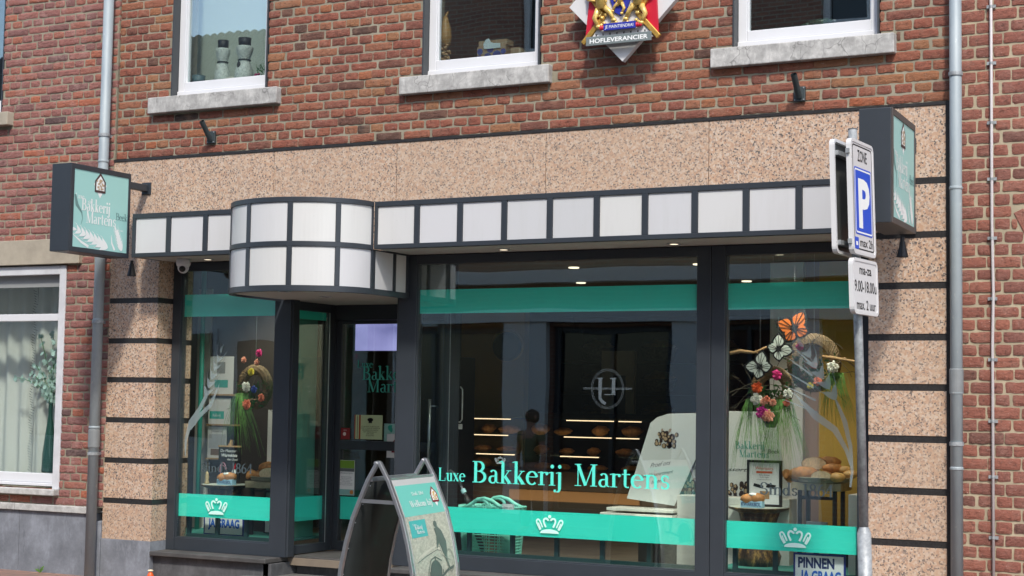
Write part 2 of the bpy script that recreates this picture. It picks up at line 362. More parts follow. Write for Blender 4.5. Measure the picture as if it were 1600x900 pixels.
c=s.ramp(oi.outputs['Random'],[(0,(.50,.51,.52)),(.5,(.555,.56,.575)),(1,(.57,.575,.56))]); c=s.mix(c,(.40,.40,.37),s.ramp(s.noise(9,5,.7,(1,1,.12)),[(.52,0),(.85,.30)])); c=s.mix(c,(.30,.29,.26),s.ramp(s.noise(60,2,.5),[(.72,0),(.78,.35)])); s.set(c,.28); M_white=s.m; M_soff=mat('soffit_board',(.42,.42,.39),.6,0,(2,.06))
M_pvc=mat('white_window_frame',(.62,.63,.65),.35,0,(4,.03)); M_pvcd=mat('dark_window_frame',(.04,.045,.05),.45)
M_zinc=NT('zinc'); M_zinc.set(M_zinc.mix(M_zinc.ramp(M_zinc.noise(5,6,.7,(1,1,.35)),[(.3,(.23,.275,.30)),(.7,(.33,.375,.39))]),(.48,.5,.48),M_zinc.ramp(M_zinc.noise(38,3,.6,(1,1,.5)),[(.66,0),(.71,.6)])),.55,.08); M_zinc=M_zinc.m
M_galv=mat('galvanised_steel',(.30,.32,.33),.55,.3,(30,.35)); M_alu=mat('brushed_aluminium',(.55,.56,.58),.3,.85,(12,.1))
M_teal=mat('teal_film','#2fe0c4',.4,0,(1,.04)); M_teal=mat('teal_vinyl',(.045,.76,.60),.45,0,(.8,.04)); M_tealtx=mat('teal_letter',(.10,.76,.62),.45)
M_mint=mat('pale_mint_print',(.33,.60,.56),.28,0,(1.5,.03)); M_wh=mat('white_print',(.78,.80,.78),.5); M_wfilm=filmmat('crown_film',(.66,.93,.87),.85)
M_etch=filmmat('etched_film',(.28,.36,.38),.55); M_grey=filmmat('grey_letter_film',(.07,.10,.11),.95); M_greyl=filmmat('pale_letter_film',(.35,.42,.42),.8)
M_gl=glassmat('shop_glass',(.93,.97,.96),.09); M_glu=glassmat('upper_glass',(.9,.94,.94),.2); M_glc=glassmat('clear_glass',(.95,.99,.98),.04)
M_black=mat('black_paint',(.012,.012,.013),.5); M_ink=mat('ink',(.01,.01,.012),.6); M_paper=mat('paper',(.72,.72,.70),.7,0,(2,.03))
M_blue=mat('sign_blue',(.005,.075,.55),.35); M_signw=mat('sign_white',(.60,.60,.60),.3,0,(3,.02)); M_gold=mat('gold_paint',(.62,.38,.09),.3,.6,(40,.3)); M_red=mat('crest_red',(.48,.01,.03),.4); M_royal=mat('crest_blue',(.02,.03,.30),.4)
M_wood=mat('pale_wood',(.42,.27,.13),.6,0,(8,.25)); M_dwood=mat('dark_brown_wood',(.035,.022,.014),.5,0,(6,.3)); M_crust=mat('bread_crust',(.46,.20,.06),.6,0,(22,.55),(60,.4,.003)); M_crumb=mat('bread_crumb',(.78,.60,.38),.85,0,(70,.25),(90,.5,.003)); M_crust2=mat('golden_roll_crust',(.60,.36,.13),.5,0,(14,.4))
M_leaf=mat('grass_green',(.04,.13,.025),.6,0,(20,.5)); M_leaf2=mat('leaf_green',(.05,.16,.04),.6,0,(15,.4)); M_wick=mat('wicker',(.17,.115,.055),.7,0,(40,.5)); M_dry=mat('dry_twig',(.33,.20,.09),.7,0,(20,.3))

# ---------------------------------------------------------------- the ground
def sheet(name,x0,x1,rows,m,kind='structure'):
    b=bmesh.new(); prev=None
    for y,z in rows:
        cur=[b.verts.new((x0,y,z)),b.verts.new((x1,y,z))]
        if prev: b.faces.new([prev[0],prev[1],cur[1],cur[0]])
        prev=cur
    bmesh.ops.recalc_face_normals(b,faces=b.faces)
    me=bpy.data.meshes.new(name); b.to_mesh(me); b.free(); o=link(name,me,m); o['kind']=kind; return o
def paver_mat(name,c1,c2,mo,scale,bw=.21,rh=.105):
    s=NT(name); t=s.n('TexBrick'); s.l(s.co(),t.inputs['Vector']); t.inputs['Scale'].default_value=1; t.inputs['Brick Width'].default_value=bw; t.inputs['Row Height'].default_value=rh; t.inputs['Mortar Size'].default_value=.005
    t.inputs['Color1'].default_value=(*c1,1); t.inputs['Color2'].default_value=(*c2,1); t.inputs['Mortar'].default_value=(*mo,1)
    s.set(s.mix(t.outputs['Color'],(.1,.08,.07),s.ramp(s.noise(5,5,.6),[(.4,0),(.8,.5)])),.85); s.bump(t.outputs['Fac'],-.5,.006); return s.m
sheet('ground',-120,120,[(-120,-.75),(-17,-.75),(-16.9,-.72),(120,-.72)],mat('earth',(.12,.11,.09),.9,0,(1,.3)))
sheet('pavement',-60,60,[(-1.75,-.03),(.4,.0)],paver_mat('pavers',(.22,.13,.10),(.30,.17,.12),(.10,.085,.07),1))
sheet('road',-60,60,[(-10.0,-.40),(-6,-.22),(-1.9,-.14)],mat('asphalt',(.055,.053,.05),.85,0,(60,.3),(80,.4,.004)))
sheet('opposite_pavement',-60,60,[(-17,-.30),(-10.15,-.30)],_m.get('x') or paver_mat('grey_pavers',(.2,.19,.18),(.26,.25,.23),(.1,.1,.09),1,.3,.3))
kb=MB(); kb.box(-60,60,-1.9,-1.75,-.3,-.026).build('kerb',mat('kerb_concrete',(.32,.31,.29),.8,0,(6,.2)),bevel=.01)['kind']='structure'
kb=MB(); kb.box(-60,60,-10.15,-10.0,-.6,-.295).build('kerb',_m['kerb_concrete'],bevel=.01)['kind']='structure'

# ---------------------------------------------------------------- brick walls, brick by brick
def brick_wall(name,X0,X1,Z0,Z1,ch,sl,m,parent,y=0.,openings=(),gap=.011,seed=1,x_off=0,skip=None,extra=()):
    rnd=random.Random(seed); V=[];Fc=[];tone=[]
    def one(x0,x1,z0,z1,cut=None,rot=0,piv=None):
        w=x1-x0; h=z1-z0
        if w<.025 or h<.012: return
        nx=max(4,int(w/.015)); nz=4; base=len(V); tn=rnd.random(); r=rnd.random()
        if r<.03: tn=rnd.random()*.06
        elif r<.12: tn=.9+rnd.random()*.1
        else: tn=.12+.76*tn
        yo=y+rnd.uniform(-.0025,.002); tilt=rnd.uniform(-.006,.006); so=Vector((rnd.random()*50,rnd.random()*50,0))
        jx0,jx1,jz0,jz1=[rnd.uniform(-.0025,.0025) for _ in range(4)]; slant=rnd.uniform(-.02,.02); rc_=rnd.uniform(.3,2.2)
        pts=[]
        for j in range(nz+1):
            for i in range(nx+1):
                u=i/nx; v=j/nz; x=x0+jx0+(w-jx0+jx1)*u; z=z0+jz0+(h-jz0+jz1)*v+slant*(x-(x0+x1)/2)
                e=(i in(0,nx))+(j in(0,nz)); nn=noise.noise(Vector((x*28,z*28,0))+so); n2=noise.noise(Vector((z*33,x*33,5))+so)
                yy=yo+nn*.0022+tilt*(z-z0)+.0022*noise.noise(Vector((x*90,z*150,0))+so)
                if e:
                    x+=(-1 if i==nx else 1 if i==0 else 0)*(.0005+.0055*max(0,n2)+(.0014*rc_ if e==2 else 0)); z+=(-1 if j==nz else 1 if j==0 else 0)*(.0003+.0055*max(0,nn)+(.0012*rc_ if e==2 else 0)); yy+=.0022+.003*abs(n2)+(.0012 if e==2 else 0)
                pts.append((x,yy,z))
        per=[i for i in range(nx)]+[(nx)+(nx+1)*j for j in range(nz)]+[(nx+1)*nz+nx-i for i in range(nx)]+[(nx+1)*(nz-j) for j in range(nz)]
        cx,cz=(x0+x1)/2,(z0+z1)/2; ring1=[];ring2=[]
        for k in per:
            px,py,pz=pts[k]; ox=px-cx; oz=pz-cz; sx=(abs(ox)+.0018)/abs(ox) if abs(ox)>.001 else 1; sz=(abs(oz)+.0018)/abs(oz) if abs(oz)>.001 else 1
            ring1.append((cx+ox*(sx if abs(ox)>w*.44 else 1),yo+.011,cz+oz*(sz if abs(oz)>h*.4 else 1))); ring2.append((ring1[-1][0],y+.1,ring1[-1][2]))
        allp=pts+ring1+ring2
        if cut: allp=[cut(p) for p in allp]
        if rot:
            c_,s_=math.cos(rot),math.sin(rot); allp=[(piv[0]+(p[0]-piv[0])*c_-(p[2]-piv[1])*s_,p[1],piv[1]+(p[0]-piv[0])*s_+(p[2]-piv[1])*c_) for p in allp]
        V.extend(allp); tone.extend([tn]*len(allp)); N=len(pts); n=len(per)
        for j in range(nz):
            for i in range(nx):
                a=base+j*(nx+1)+i; Fc.append((a,a+1,a+nx+2,a+nx+1))
        for k in range(n):
            k2=(k+1)%n; Fc.append((base+per[k],base+N+k,base+N+k2,base+per[k2])); Fc.append((base+N+k,base+N+n+k,base+N+n+k2,base+N+k2))
    nrow=int(math.ceil((Z1-Z0)/ch))
    for r in range(nrow):
        z0=Z0+r*ch; z1=min(z0+ch-gap,Z1); zm=(z0+z1)/2
        hdr=r%2==1; L=sl/2 if hdr else sl
        x=X0-sl*1.5+x_off+(sl/4 if hdr else (sl/2 if (r//2)%2 else 0))
        iv=[(X0,X1)]
        for (a,b,c_,d_) in openings:
            if c_<zm<d_:
                nv=[]
                for p,q in iv:
                    if b<=p or a>=q: nv.append((p,q)); continue
                    if a>p: nv.append((p,a))
                    if b<q: nv.append((b,q))
                iv=nv
        wob=0
        while x<X1:
            Lb=L*(1+rnd.uniform(-.05,.05)) if not hdr else L*(1+rnd.uniform(-.08,.08))
            a,b=x,x+Lb-gap
            for p,q in iv:
                c0,c1=max(a,p),min(b,q)
                if c1-c0>.012:
                    if skip and skip((c0+c1)/2,zm): continue
                    # swallow slivers next to an opening
                    if c1-c0<.045 and (c0==p or c1==q) and False: continue
                    one(c0,c1,z0,z1)
            x+=Lb if abs(x-(X0+0))>9e9 else (Lb+(0))
            # keep the bond regular over long walls
            k=round((x-(X0-sl*1.5+x_off))/(L)) 
            tgt=X0-sl*1.5+x_off+(sl/4 if hdr else (sl/2 if (r//2)%2 else 0))+round((x-(X0-sl*1.5+x_off+(sl/4 if hdr else (sl/2 if (r//2)%2 else 0))))/L)*L
            x=x*.45+tgt*.55
    for e in extra: one(*e)
    me=bpy.data.meshes.new(name); me.from_pydata(V,[],Fc); me.update()
    at=me.attributes.new('tone','FLOAT','POINT'); at.data.foreach_set('value',tone)
    o=link(name,me,m,parent); 
    for p in me.polygons: p.use_smooth=False
    return o
def mortar(X0,X1,Z0,Z1,openings,m,parent,y=0.,depth=.3,extra=None):
    mb=MB(); xs=sorted({X0,X1,*[v for o in openings for v in (o[0]-.008,o[1]+.008) if X0<v<X1]}); 
    for a,b in zip(xs,xs[1:]):
        xm=(a+b)/2; cuts=sorted([(o[2]-.006,o[3]) for o in openings if o[0]-.008<xm<o[1]+.008]); z=Z0
        for c_,d_ in cuts:
            if c_>z: mb.box(a,b,y+.0065,y+depth,z,c_)
            z=max(z,d_)
        if z<Z1: mb.box(a,b,y+.0065,y+depth,z,Z1)
    return mb.build('mortar_joints',m,parent)
# --- left neighbour
NL=thing('brick_house','left neighbouring purple-red brick house with a white framed window and blue stone plinth','house',(-10,0.3,0),world=True)
opL=[(-11.2,-8.84,.62,2.535),(-11.0,-9.58,3.56,5.25)]
opLb=[(-12.5,-8.69,2.338,2.535),(-11.2,-8.84,.60,2.34),(-11.2,-9.45,3.447,3.56),(-11.0,-9.58,3.56,5.25)]
brick_wall('brick_wall',-12.5,-8.405,.51,5.3,.0610,.2185,M_bl,NL,0.0,opLb,seed=3)
mortar(-12.5,-8.405,.5,5.3,[(-11.2,-8.84,.62,2.345),(-11.0,-9.58,3.56,5.25)],M_mo,NL)
MB().box(-12.5,-8.69,-.035,.1,2.34,2.533).build('lintel',M_lint,NL,bevel=.004)
pl=MB(); 
for a,b in ((-12.5,-11.3),(-11.297,-10.2),(-10.197,-9.2),(-9.197,-8.5)): pl.box(a,b,-.03,.2,-.2,.452)
pl.build('plinth',M_plinth,NL,bevel=.003)
cp=MB()
for a,b in ((-12.5,-10.3),(-10.297,-9.235),(-9.232,-8.50)): cp.box(a,b,-.055,.1,.455,.503)
cp.build('plinth_cap',mat('pale_cap_stone',(.42,.42,.40),.7,0,(14,.35)),NL,bevel=.004)
def upper_window(parent,x0,x1,z0,z1,lab=None,fy=.075,curtain=None,white=M_pvc):
    # x0..x1, z0..z1 = brick opening; dark jamb lining, white frame with lip, glass
    f=MB(); f.box(x0+.012,x0+.07,fy,fy+.07,z0+.035,z1); f.box(x1-.07,x1-.012,fy,fy+.07,z0+.035,z1); f.box(x0+.0701,x1-.0701,fy,fy+.07,z0+.05,z0+.118); f.box(x0+.0701,x1-.0701,fy,fy+.07,z1-.07,z1)
    f.box(x0+.012,x1-.012,fy-.012,fy+.02,z0+.012,z0+.0495); f.box(x0+.0702,x0+.078,fy+.012,fy+.05,z0+.118,z1-.07); f.box(x1-.078,x1-.0702,fy+.012,fy+.05,z0+.118,z1-.07)
    w=f.build('window',white,parent,lab,bevel=.004)
    g=MB(); g.box(x0+.079,x1-.079,fy+.03,fy+.036,z0+.119,z1-.071); g.build('pane',M_glu,w)
    d=MB(); d.box(x0,x0+.0115,.004,fy+.1,z0,z1); d.box(x1-.0115,x1,.004,fy+.1,z0,z1); d.box(x0+.0116,x1-.0116,fy-.02,fy+.1,z0-.002,z0+.011); d.build('jamb_lining',M_pvcd,w)
    return w
def room(parent,x0,x1,y0,y1,z0,z1,m,name='room_wall'):
    mb=MB(); mb.box(x0,x1,y1,y1+.1,z0,z1); mb.box(x0-.1,x0,y0,y1,z0,z1); mb.box(x1,x1+.1,y0,y1,z0,z1); mb.box(x0,x1,y0,y1,z0-.1,z0); mb.box(x0,x1,y0,y1,z1,z1+.1); return mb.build(name,m,parent)
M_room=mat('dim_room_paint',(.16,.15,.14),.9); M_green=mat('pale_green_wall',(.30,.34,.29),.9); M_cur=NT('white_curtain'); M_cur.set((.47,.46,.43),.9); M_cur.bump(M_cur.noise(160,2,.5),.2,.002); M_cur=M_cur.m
# ground floor window of the left neighbour
f=MB(); X0,X1=-11.2,-8.84
f.box(X1-.065,X1,-.005,.10,.62,2.33); f.box(X0,X0+.065,-.005,.10,.62,2.33); f.box(X0+.066,X1-.066,-.005,.10,2.262,2.33)
wf=f.build('window',mat('grey_white_timber',(.55,.56,.58),.5,0,(6,.15)),NL,'ground floor window with transom and curtains',bevel=.004)
f=MB(); f.box(X0+.066,X1-.066,.03,.10,.665,.735); f.box(X0+.066,X1-.066,.02,.10,1.905,1.96); f.box(X0+.066,X0+.1,.04,.1,.7355,1.904); f.box(X0+.066,X1-.066,.005,.1,.64,.664)
f.build('transom_frame',M_pvc,wf,bevel=.004)
MB().box(X0+.066,X1-.066,.045,.09,2.17,2.261).build('roller_blind_box',mat('grey_blind',(.25,.26,.26),.6),wf)
MB().box(X0+.067,X1-.067,.06,.066,.736,2.169).build('pane',M_glc,wf)
MB().box(X0-.02,X1,-.06,.1,.575,.62).build('window_sill',_m['pale_cap_stone'],wf,bevel=.005)
upper_window(NL,-11.0,-9.58,3.56,5.25)
MB().box(-11.2,-9.455,-.06,.06,3.45,3.556).build('upper_sill',M_lint,NL,bevel=.006)
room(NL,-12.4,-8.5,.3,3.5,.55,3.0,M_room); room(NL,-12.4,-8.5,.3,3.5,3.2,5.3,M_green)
def curtain(parent,x0,x1,z0,z1,y,amp=.035,per=.11,name='curtain',m=None,seed=0,label=None):
    b=bmesh.new(); n=int((x1-x0)/.008); rows=16; g=[]
    for j in range(rows+1):
        z=z0+(z1-z0)*j/rows; a=[]
        for i in range(n+1):
            x=x0+(x1-x0)*i/n; ph=2*PI*x/per+1.5*noise.noise(Vector((x*3,seed,0)))*2
            a.append(b.verts.new((x+.01*noise.noise(Vector((x*4,z*1.3,seed))),y+amp*math.sin(ph+.5*noise.noise(Vector((x*2,z*2,seed))))*(.75+.5*noise.noise(Vector((x*5,z,seed)))),z)))
        g.append(a)
    for j in range(rows):
        for i in range(n): b.faces.new([g[j][i],g[j][i+1],g[j+1][i+1],g[j+1][i]])
    me=bpy.data.meshes.new(name); b.to_mesh(me); b.free(); return link(name,me,m or M_cur,parent,label,smooth=True)
cu1=thing('curtain','pleated off-white curtain with fringed edge behind the left house ground floor window','curtain',(-9.5,.25,.7),world=True)
curtain(cu1,-9.42,-8.90,.70,2.2,.30,.022,.15,'drape',seed=2); curtain(cu1,-11.0,-9.45,.70,2.2,.35,.025,.17,'drape',seed=5)
fr=MB(); rnd=random.Random(4)
for i in range(70):
    z=.75+i*.0205; x=-9.42+.01*math.sin(i*.6); fr.bar((x,.265,z),(x+rnd.uniform(.02,.045),.262,z-.012),.004,.003)
fr.build('fringe',mat('dark_fringe',(.10,.11,.11),.8),cu1)
vz=thing('glass_vase','tall dark green bottle vase holding eucalyptus sprigs inside the left house window','vase',(-9.11,.17,.736))
MB().lathe([(.05,0),(.055,.01),(.052,.15),(.03,.34),(.018,.44),(.017,.53),(.021,.54)],n=20).build('vase_body',mat('green_glass',(.02,.06,.05),.15),vz,smooth=True)
eu=MB(); rnd=random.Random(9); st=MB()
for k in range(9):
    a=rnd.uniform(-1.0,.35) if k else -1.25; L=rnd.uniform(.25,.55); p=Vector((0,0,.53)); P=[p.copy()]
    for i in range(8):
        t=i/8; p=p+Vector((math.sin(a*(.4+t))*L/8*1.1,rnd.uniform(-.02,.02),math.cos(a*(.4+t*.9))*L/8)); P.append(p.copy())
        for _ in range(3):
            q=p+Vector((rnd.uniform(-.025,.025),rnd.uniform(-.02,.02),rnd.uniform(-.02,.02))); f_=F(q,(rnd.uniform(-1,1),rnd.uniform(-.5,.5),rnd.uniform(-1,1)),(0,0,1)); f_=F(q,(rnd.uniform(-1,1),rnd.uniform(-.4,.4),.2),(rnd.uniform(-.3,.3),rnd.uniform(-.4,.4),1)); eu.disc(f_,0,0,.017,n=8)
    st.tube(P,.0025,5)
eu.build('eucalyptus_leaves',mat('eucalyptus',(.30,.40,.36),.6,0,(9,.3)),vz); st.build('stem',M_leaf2,vz)

# --- right neighbour
NR=thing('brick_house','right neighbouring red brick house with wide sandy joints and a brick arch','house',(-.5,.3,0),world=True)
AX,AZ,AR=-.816,.473,2.17     # segmental arch over the neighbour's window
def in_arch(x,z): return (z>2.0 and math.hypot(x-AX,z-AZ)<AR+.045 and x>-1.80 and x<.56) 
opR=[(-1.665,.035,.9,2.25)]
def arch_iv(z):
    if z<2.25 or z>AZ+2.215: return None
    if z<2.447: w=.4877*(z-AZ)+.012
    else: w=math.sqrt(max(0,2.215**2-(z-AZ)**2))
    return (AX-w,AX+w)
for i_ in range(70):
    z_=(i_+.5)*.0715-.006; q_=arch_iv(z_)
    if q_: opR.append((q_[0],q_[1],z_-.02,z_+.02))
brick_wall('brick_wall',-2.125,1.6,-.0,5.3,.0715,.1935,M_bri,NR,.004,opR,seed=11,gap=.012)
mortar(-2.125,1.6,-.2,5.3,[(-1.665,.035,.9,2.25)],M_mor,NR,.004)
ab=[]
vs=MB()
rnd=random.Random(5); V=[];Fc=[];tone=[]
for i in range(28):
    a=R(115.2-i*(50.4/27)); 
    r0,r1=AR-.19,AR+.03; w=.058; c=Vector((math.cos(a),0,math.sin(a))); t=Vector((-math.sin(a),0,math.cos(a))); o0=Vector((AX,.0,AZ)); base=len(V); yo=rnd.uniform(0,.003)
    for (rr,s_,y_) in ((r0,-1,0),(r0,1,0),(r1,1,0),(r1,-1,0),(r0,-1,.1),(r0,1,.1),(r1,1,.1),(r1,-1,.1)):
        p=o0+c*rr+t*(s_*(w/2)*(rr/AR)); V.append((p.x,.003+yo+y_,p.z))
    for q in ((0,3,2,1),(4,5,6,7),(0,1,5,4),(1,2,6,5),(2,3,7,6),(3,0,4,7)): Fc.append(tuple(base+k for k in q))
    tone+= [rnd.random()]*8
me=bpy.data.meshes.new('arch'); me.from_pydata(V,[],Fc); me.attributes.new('tone','FLOAT','POINT').data.foreach_set('value',tone); link('brick_arch',me,M_bri,NR,bevel=.004)
upper_window(NR,-1.665,.035,.9,2.26); room(NR,-1.8,.2,.31,3,.7,2.6,M_room)

# ---------------------------------------------------------------- the bakery building
BK=thing('bakery_building','red brick bakery with pink granite shopfront, white tile canopy and dark grey frames','building',(-5.3,.6,0),world=True)
wins=[(-7.885,-7.011),(-5.71,-4.81),(-3.47,-2.55)]; sills=[(-8.065,-6.889,3.563),(-5.865,-4.72,3.545),(-3.60,-2.45,3.545)]
bo=[(a,b,s[2],5.25) for (a,b),s in zip(wins,sills)]+[(s[0],s[1],s[2]-.122,s[2]) for s in sills]
# base course lies just above the black strip
brick_wall('brick_wall',-8.395,-2.135,3.127,5.3,.0633,.222,M_br,BK,.012,bo,seed=21)
mortar(-8.395,-2.135,3.121,5.3,[(a,b,s[2]-.05,5.25) for (a,b),s in zip(wins,sills)],M_mo,BK,.012)
for (a,b),s in zip(wins,sills):
    mb=MB(); n=12
    L=s[1]-s[0]
    mb.box(s[0],s[1],-.04,.11,s[2]-.12,s[2]); o=mb.build('window_sill',M_sill,BK,bevel=.006)
    upper_window(BK,a,b,s[2],5.25)
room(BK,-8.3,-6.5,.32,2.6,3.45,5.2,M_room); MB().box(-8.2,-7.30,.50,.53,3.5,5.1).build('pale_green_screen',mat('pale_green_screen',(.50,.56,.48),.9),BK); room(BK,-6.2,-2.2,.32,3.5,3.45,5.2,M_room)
# granite cladding
MB().box(-8.39,-2.14,.052,.31,2.345,3.12).build('dark_backing',M_blk,BK)
ZT=3.100
g=MB(); se=[-7.936,-6.9205,-5.892,-4.750,-3.6185,-2.62]
xs=[-8.402]+se+[-2.157]
for a,b in zip(xs,xs[1:]): g.box(a+.002,b-.002,0,.05,2.36 if b<-2.62 or True else 0,ZT)
def pil(mb,x0,x1,top,zs):
    for z0,z1 in zs: mb.box(x0,x1,0,.05,z0,z1)
st=[.3998,.6986,.9963,1.2975,1.5958,1.8894,2.1898]  # approx stripe centres, reset below
st=[.566+.2983*i for i in range(6)]; st=[.560,.8585,1.158,1.457,1.7478,2.0485]
zs=[]; z=.277
for c_ in st: zs.append((z,c_-.020)); z=c_+.020
zs.append((z,2.3595))
for z0,z1 in zs: g.box(-8.402,-7.939,0,.4,z0,z1)
zr=zs[:-1]+[(st[-1]+.02,2.329),(2.369+.0,2.646),(2.686,ZT)]
zr=zs[:-1]+[(st[-1]+.02,2.329),(2.369,2.359)]
for z0,z1 in zs: g.box(-2.612,-2.157,0,.4,z0,z1)
g.build('granite_cladding',M_gr,BK,bevel=.0012)
k=MB()
for c_ in st: k.box(-8.402,-7.942,.004,.38,c_-.0205,c_+.0205); k.box(-2.609,-2.157,.004,.38,c_-.0205,c_+.0205)
for c_ in (2.345,2.66): k.box(-2.60,-2.157,-.001,.02,c_-.019,c_+.019)
k.box(-8.402,-2.157,-.006,.05,ZT+.001,3.120); k.box(-2.156,-2.128,-.004,.05,.0,3.120)
k.build('black_stone_bands',M_blk,BK)
for q_ in ((-8.405,-7.939,-.006,.395,-.2,.2765),(-2.612,-2.156,-.006,.395,-.2,.2765),(-8.498,-8.408,-.012,.1,-.2,.40)): MB().box(*q_).build('pillar_base',M_plinth,BK,bevel=.003)
# stall riser, sills and steps
b=MB(); b.box(-7.938,-6.90,.035,.4,-.2,.172); b.box(-6.95,-6.88,.035,.75,-.2,.172); b.box(-5.86,-2.613,.03,.4,-.2,.172); b.box(-6.87,-5.87,.33,.95,-.2,.165); b.build('stall_riser',M_dk,BK,bevel=.003)
b=MB(); b.box(-7.937,-6.90,-.012,.26,.176,.208); b.box(-5.89,-2.614,-.012,.26,.176,.208); b.box(-6.897,-5.893,.29,.98,.170,.212); b.build('stone_sill',mat('dark_sill_stone',(.065,.063,.061),.6,0,(7,.35),(40,.25,.003)),BK,bevel=.005)
b=MB(); b.box(-7.10,-5.2,-.45,.328,-.1,.085); b.build('step',mat('worn_step_stone',(.11,.108,.105),.7,0,(5,.35),(30,.3,.004)),BK,bevel=.008)

# ---------------------------------------------------------------- shopfront frames and glass
FY0,FY1=.17,.25
def shopwin(x0,x1,l,r,lab,zb=.30,zt=2.275):
    f=MB(); f.box(x0,l,FY0,FY1,.2085,2.338); f.box(r,x1,FY0,FY1,.2085,2.338); f.box(l+.0005,r-.0005,FY0+.004,FY1,.2085,zb); f.box(l+.0005,r-.0005,FY0+.004,FY1,zt,2.338)
    for a,b in ((l,l+.006),(r-.006,r)): f.box(a,b,FY0+.012,FY1-.01,zb,zt)
    f.box(l+.006,r-.006,FY0+.012,FY1-.01,zb+.0002,zb+.007)
    w=f.build('shop_window',M_an,BK,lab,bevel=.003)
    MB().box(l+.0065,r-.0065,.200,.206,zb+.0075,zt-.001).build('pane',M_gl,w)
    return w
wL=shopwin(-7.938,-6.86,-7.862,-7.003,'narrow left shop window')
wM=shopwin(-5.955,-3.662,-5.815,-3.755,'wide middle shop window with the bakery name in teal letters')
wR=shopwin(-3.658,-2.613,-3.567,-2.725,'right shop window with etched wheat ear')
e=MB(); e.box(-6.9,-6.845,.18,.26,.2085,2.05); e.box(-5.975,-5.956,.18,.3,.2085,2.05); e.build('corner_posts',M_an,BK,bevel=.006)
BA=(.457,.624); BT=(1.935,2.10)
for w,l,r in ((wL,-7.856,-7.009),(wM,-5.808,-3.762),(wR,-3.560,-2.732)):
    fr=FW(.209); MB().rect(fr,l,r,BA[0],BA[1],-.0015,.001).build('teal_band',M_teal,w); MB().rect(fr,l,r,BT[0],BT[1],-.0015,.001).build('teal_top_band',M_teal,w)
F0=FW(.1985)
for w,cx in ((wL,-7.50),(wM,-4.781),(wR,-3.117)): crown(MB(),F0,cx,.483,.205).build('crown_mark',M_wfilm,w)
m=MB(); serif(m,F0,'Luxe',-5.632,.797,.088,.212); serif(m,F0,'Bakkerij',-5.372,.795,.142,.69); serif(m,F0,'Martens',-4.605,.80,.142,.67); m.build('lettering',M_tealtx,wM)
crown(MB(),F0,-5.155,.925,.085).build('small_crown_mark',M_greyl,wM)
m=MB(); serif(m,F0,'Sinds 1864',-7.645,.79,.072,.46); serif(m,F0,'Sinds 1864',-7.642,.79,.072,.46); m.build('lettering',M_grey,wL)
m=MB(); serif(m,F0,'Sinds 1864',-3.345,.794,.076,.465); serif(m,F0,'Sinds 1864',-3.342,.794,.076,.465); m.build('lettering',M_grey,wR)
# round monogram on the middle pane
m=MB()
for r_ in (.128,.118): m.ribbon(F0,[(-4.378+r_*math.cos(a*PI/24)*.9,1.432+r_*math.sin(a*PI/24)) for a in range(49)],.002)
for a,b in ((-4.43,1.50),(-4.335,1.50)): 
    m.ribbon(F0,[(a,b),(a,b-.10)],.024); m.ribbon(F0,[(a-.025,b),(a+.02,b)],.006)
m.ribbon(F0,[(-4.43,1.41),(-4.43,1.37),(-4.415,1.35),(-4.39,1.335)],.02); m.ribbon(F0,[(-4.40,1.395),(-4.32,1.395)],.006); m.ribbon(F0,[(-4.55,1.437),(-4.205,1.437)],.003); m.ribbon(F0,[(-4.55,1.430),(-4.205,1.430)],.003)
m.build('round_monogram',filmmat('faint_grey_film',(.12,.15,.17),.7),wM)
# etched wheat
m=MB(); ear(m,F0,(-2.865,1.38),(-3.065,1.70),5,.10,.036,awn=.8)
m.ribbon(F0,[(-2.865,1.38),(-2.81,1.25),(-2.775,1.10),(-2.765,.95),(-2.775,.86)],[.012,.03,.024,.018,.012])
m.ribbon(F0,[(-3.13,1.42),(-2.99,1.28),(-2.87,1.20),(-2.80,1.08),(-2.77,.98)],[.004,.045,.04,.024,.012])
for i in range(5): m.ribbon(F0,[(-3.16-.01*i,1.72-.085*i),(-3.02+.01*i,1.60-.075*i)],[.002,.014])
m.build('etched_wheat',M_etch,wR)
m=MB(); ear(m,F0,(-7.63,1.34),(-7.50,1.66),5,.09,.03,awn=.8)
m.ribbon(F0,[(-7.62,1.35),(-7.68,1.25),(-7.76,1.15),(-7.80,1.02),(-7.80,.9)],[.03,.034,.04,.024,.008])
m.ribbon(F0,[(-7.50,1.44),(-7.58,1.28),(-7.68,1.2),(-7.76,1.1)],[.004,.03,.035,.02]); m.build('etched_wheat',M_etch,wL)
# recessed entrance
f=MB()  # left return
def ret(x,nm,lab):
    f=MB(); f.box(x-.03,x+.03,.262,.345,.213,2.05); f.box(x-.03,x+.03,.765,.83,.213,2.05); f.box(x-.03,x+.03,.3455,.7645,.213,.275); f.box(x-.03,x+.03,.3455,.7645,1.985,2.05)
    w=f.build(nm,M_an,BK,lab,bevel=.003); MB().box(x-.003,x+.003,.346,.764,.2755,1.9845).build('pane',M_gl,w)
    g=MB(); g.box(x+.0302,x+.034,.75,.756,.276,1.985); g.box(x+.0302,x+.034,.346,.35,.276,1.985); g.build('glazing_bead',M_alu,w); return w
rl=ret(-6.95,'side_window','glazed left return of the recessed entrance'); rr=ret(-5.905,'side_window','glazed right return of the recessed entrance')
FX=F((-6.956,0,0),(0,1,0)); m=MB(); m.rect(FX,.346,.764,.445,.62,-.002,.001); m.rect(FX,.346,.764,1.925,1.985,-.002,.001); m.build('teal_band',M_teal,rl)
f=MB(); f.box(-6.98,-6.912,.831,.90,.213,2.05); f.box(-5.96,-5.875,.831,.90,.213,2.05); f.box(-6.9115,-5.9605,.831,.90,1.935,2.05); fr_=f.build('door_frame',M_an,BK,bevel=.003)
f=MB(); D0,D1=-6.909,-5.963
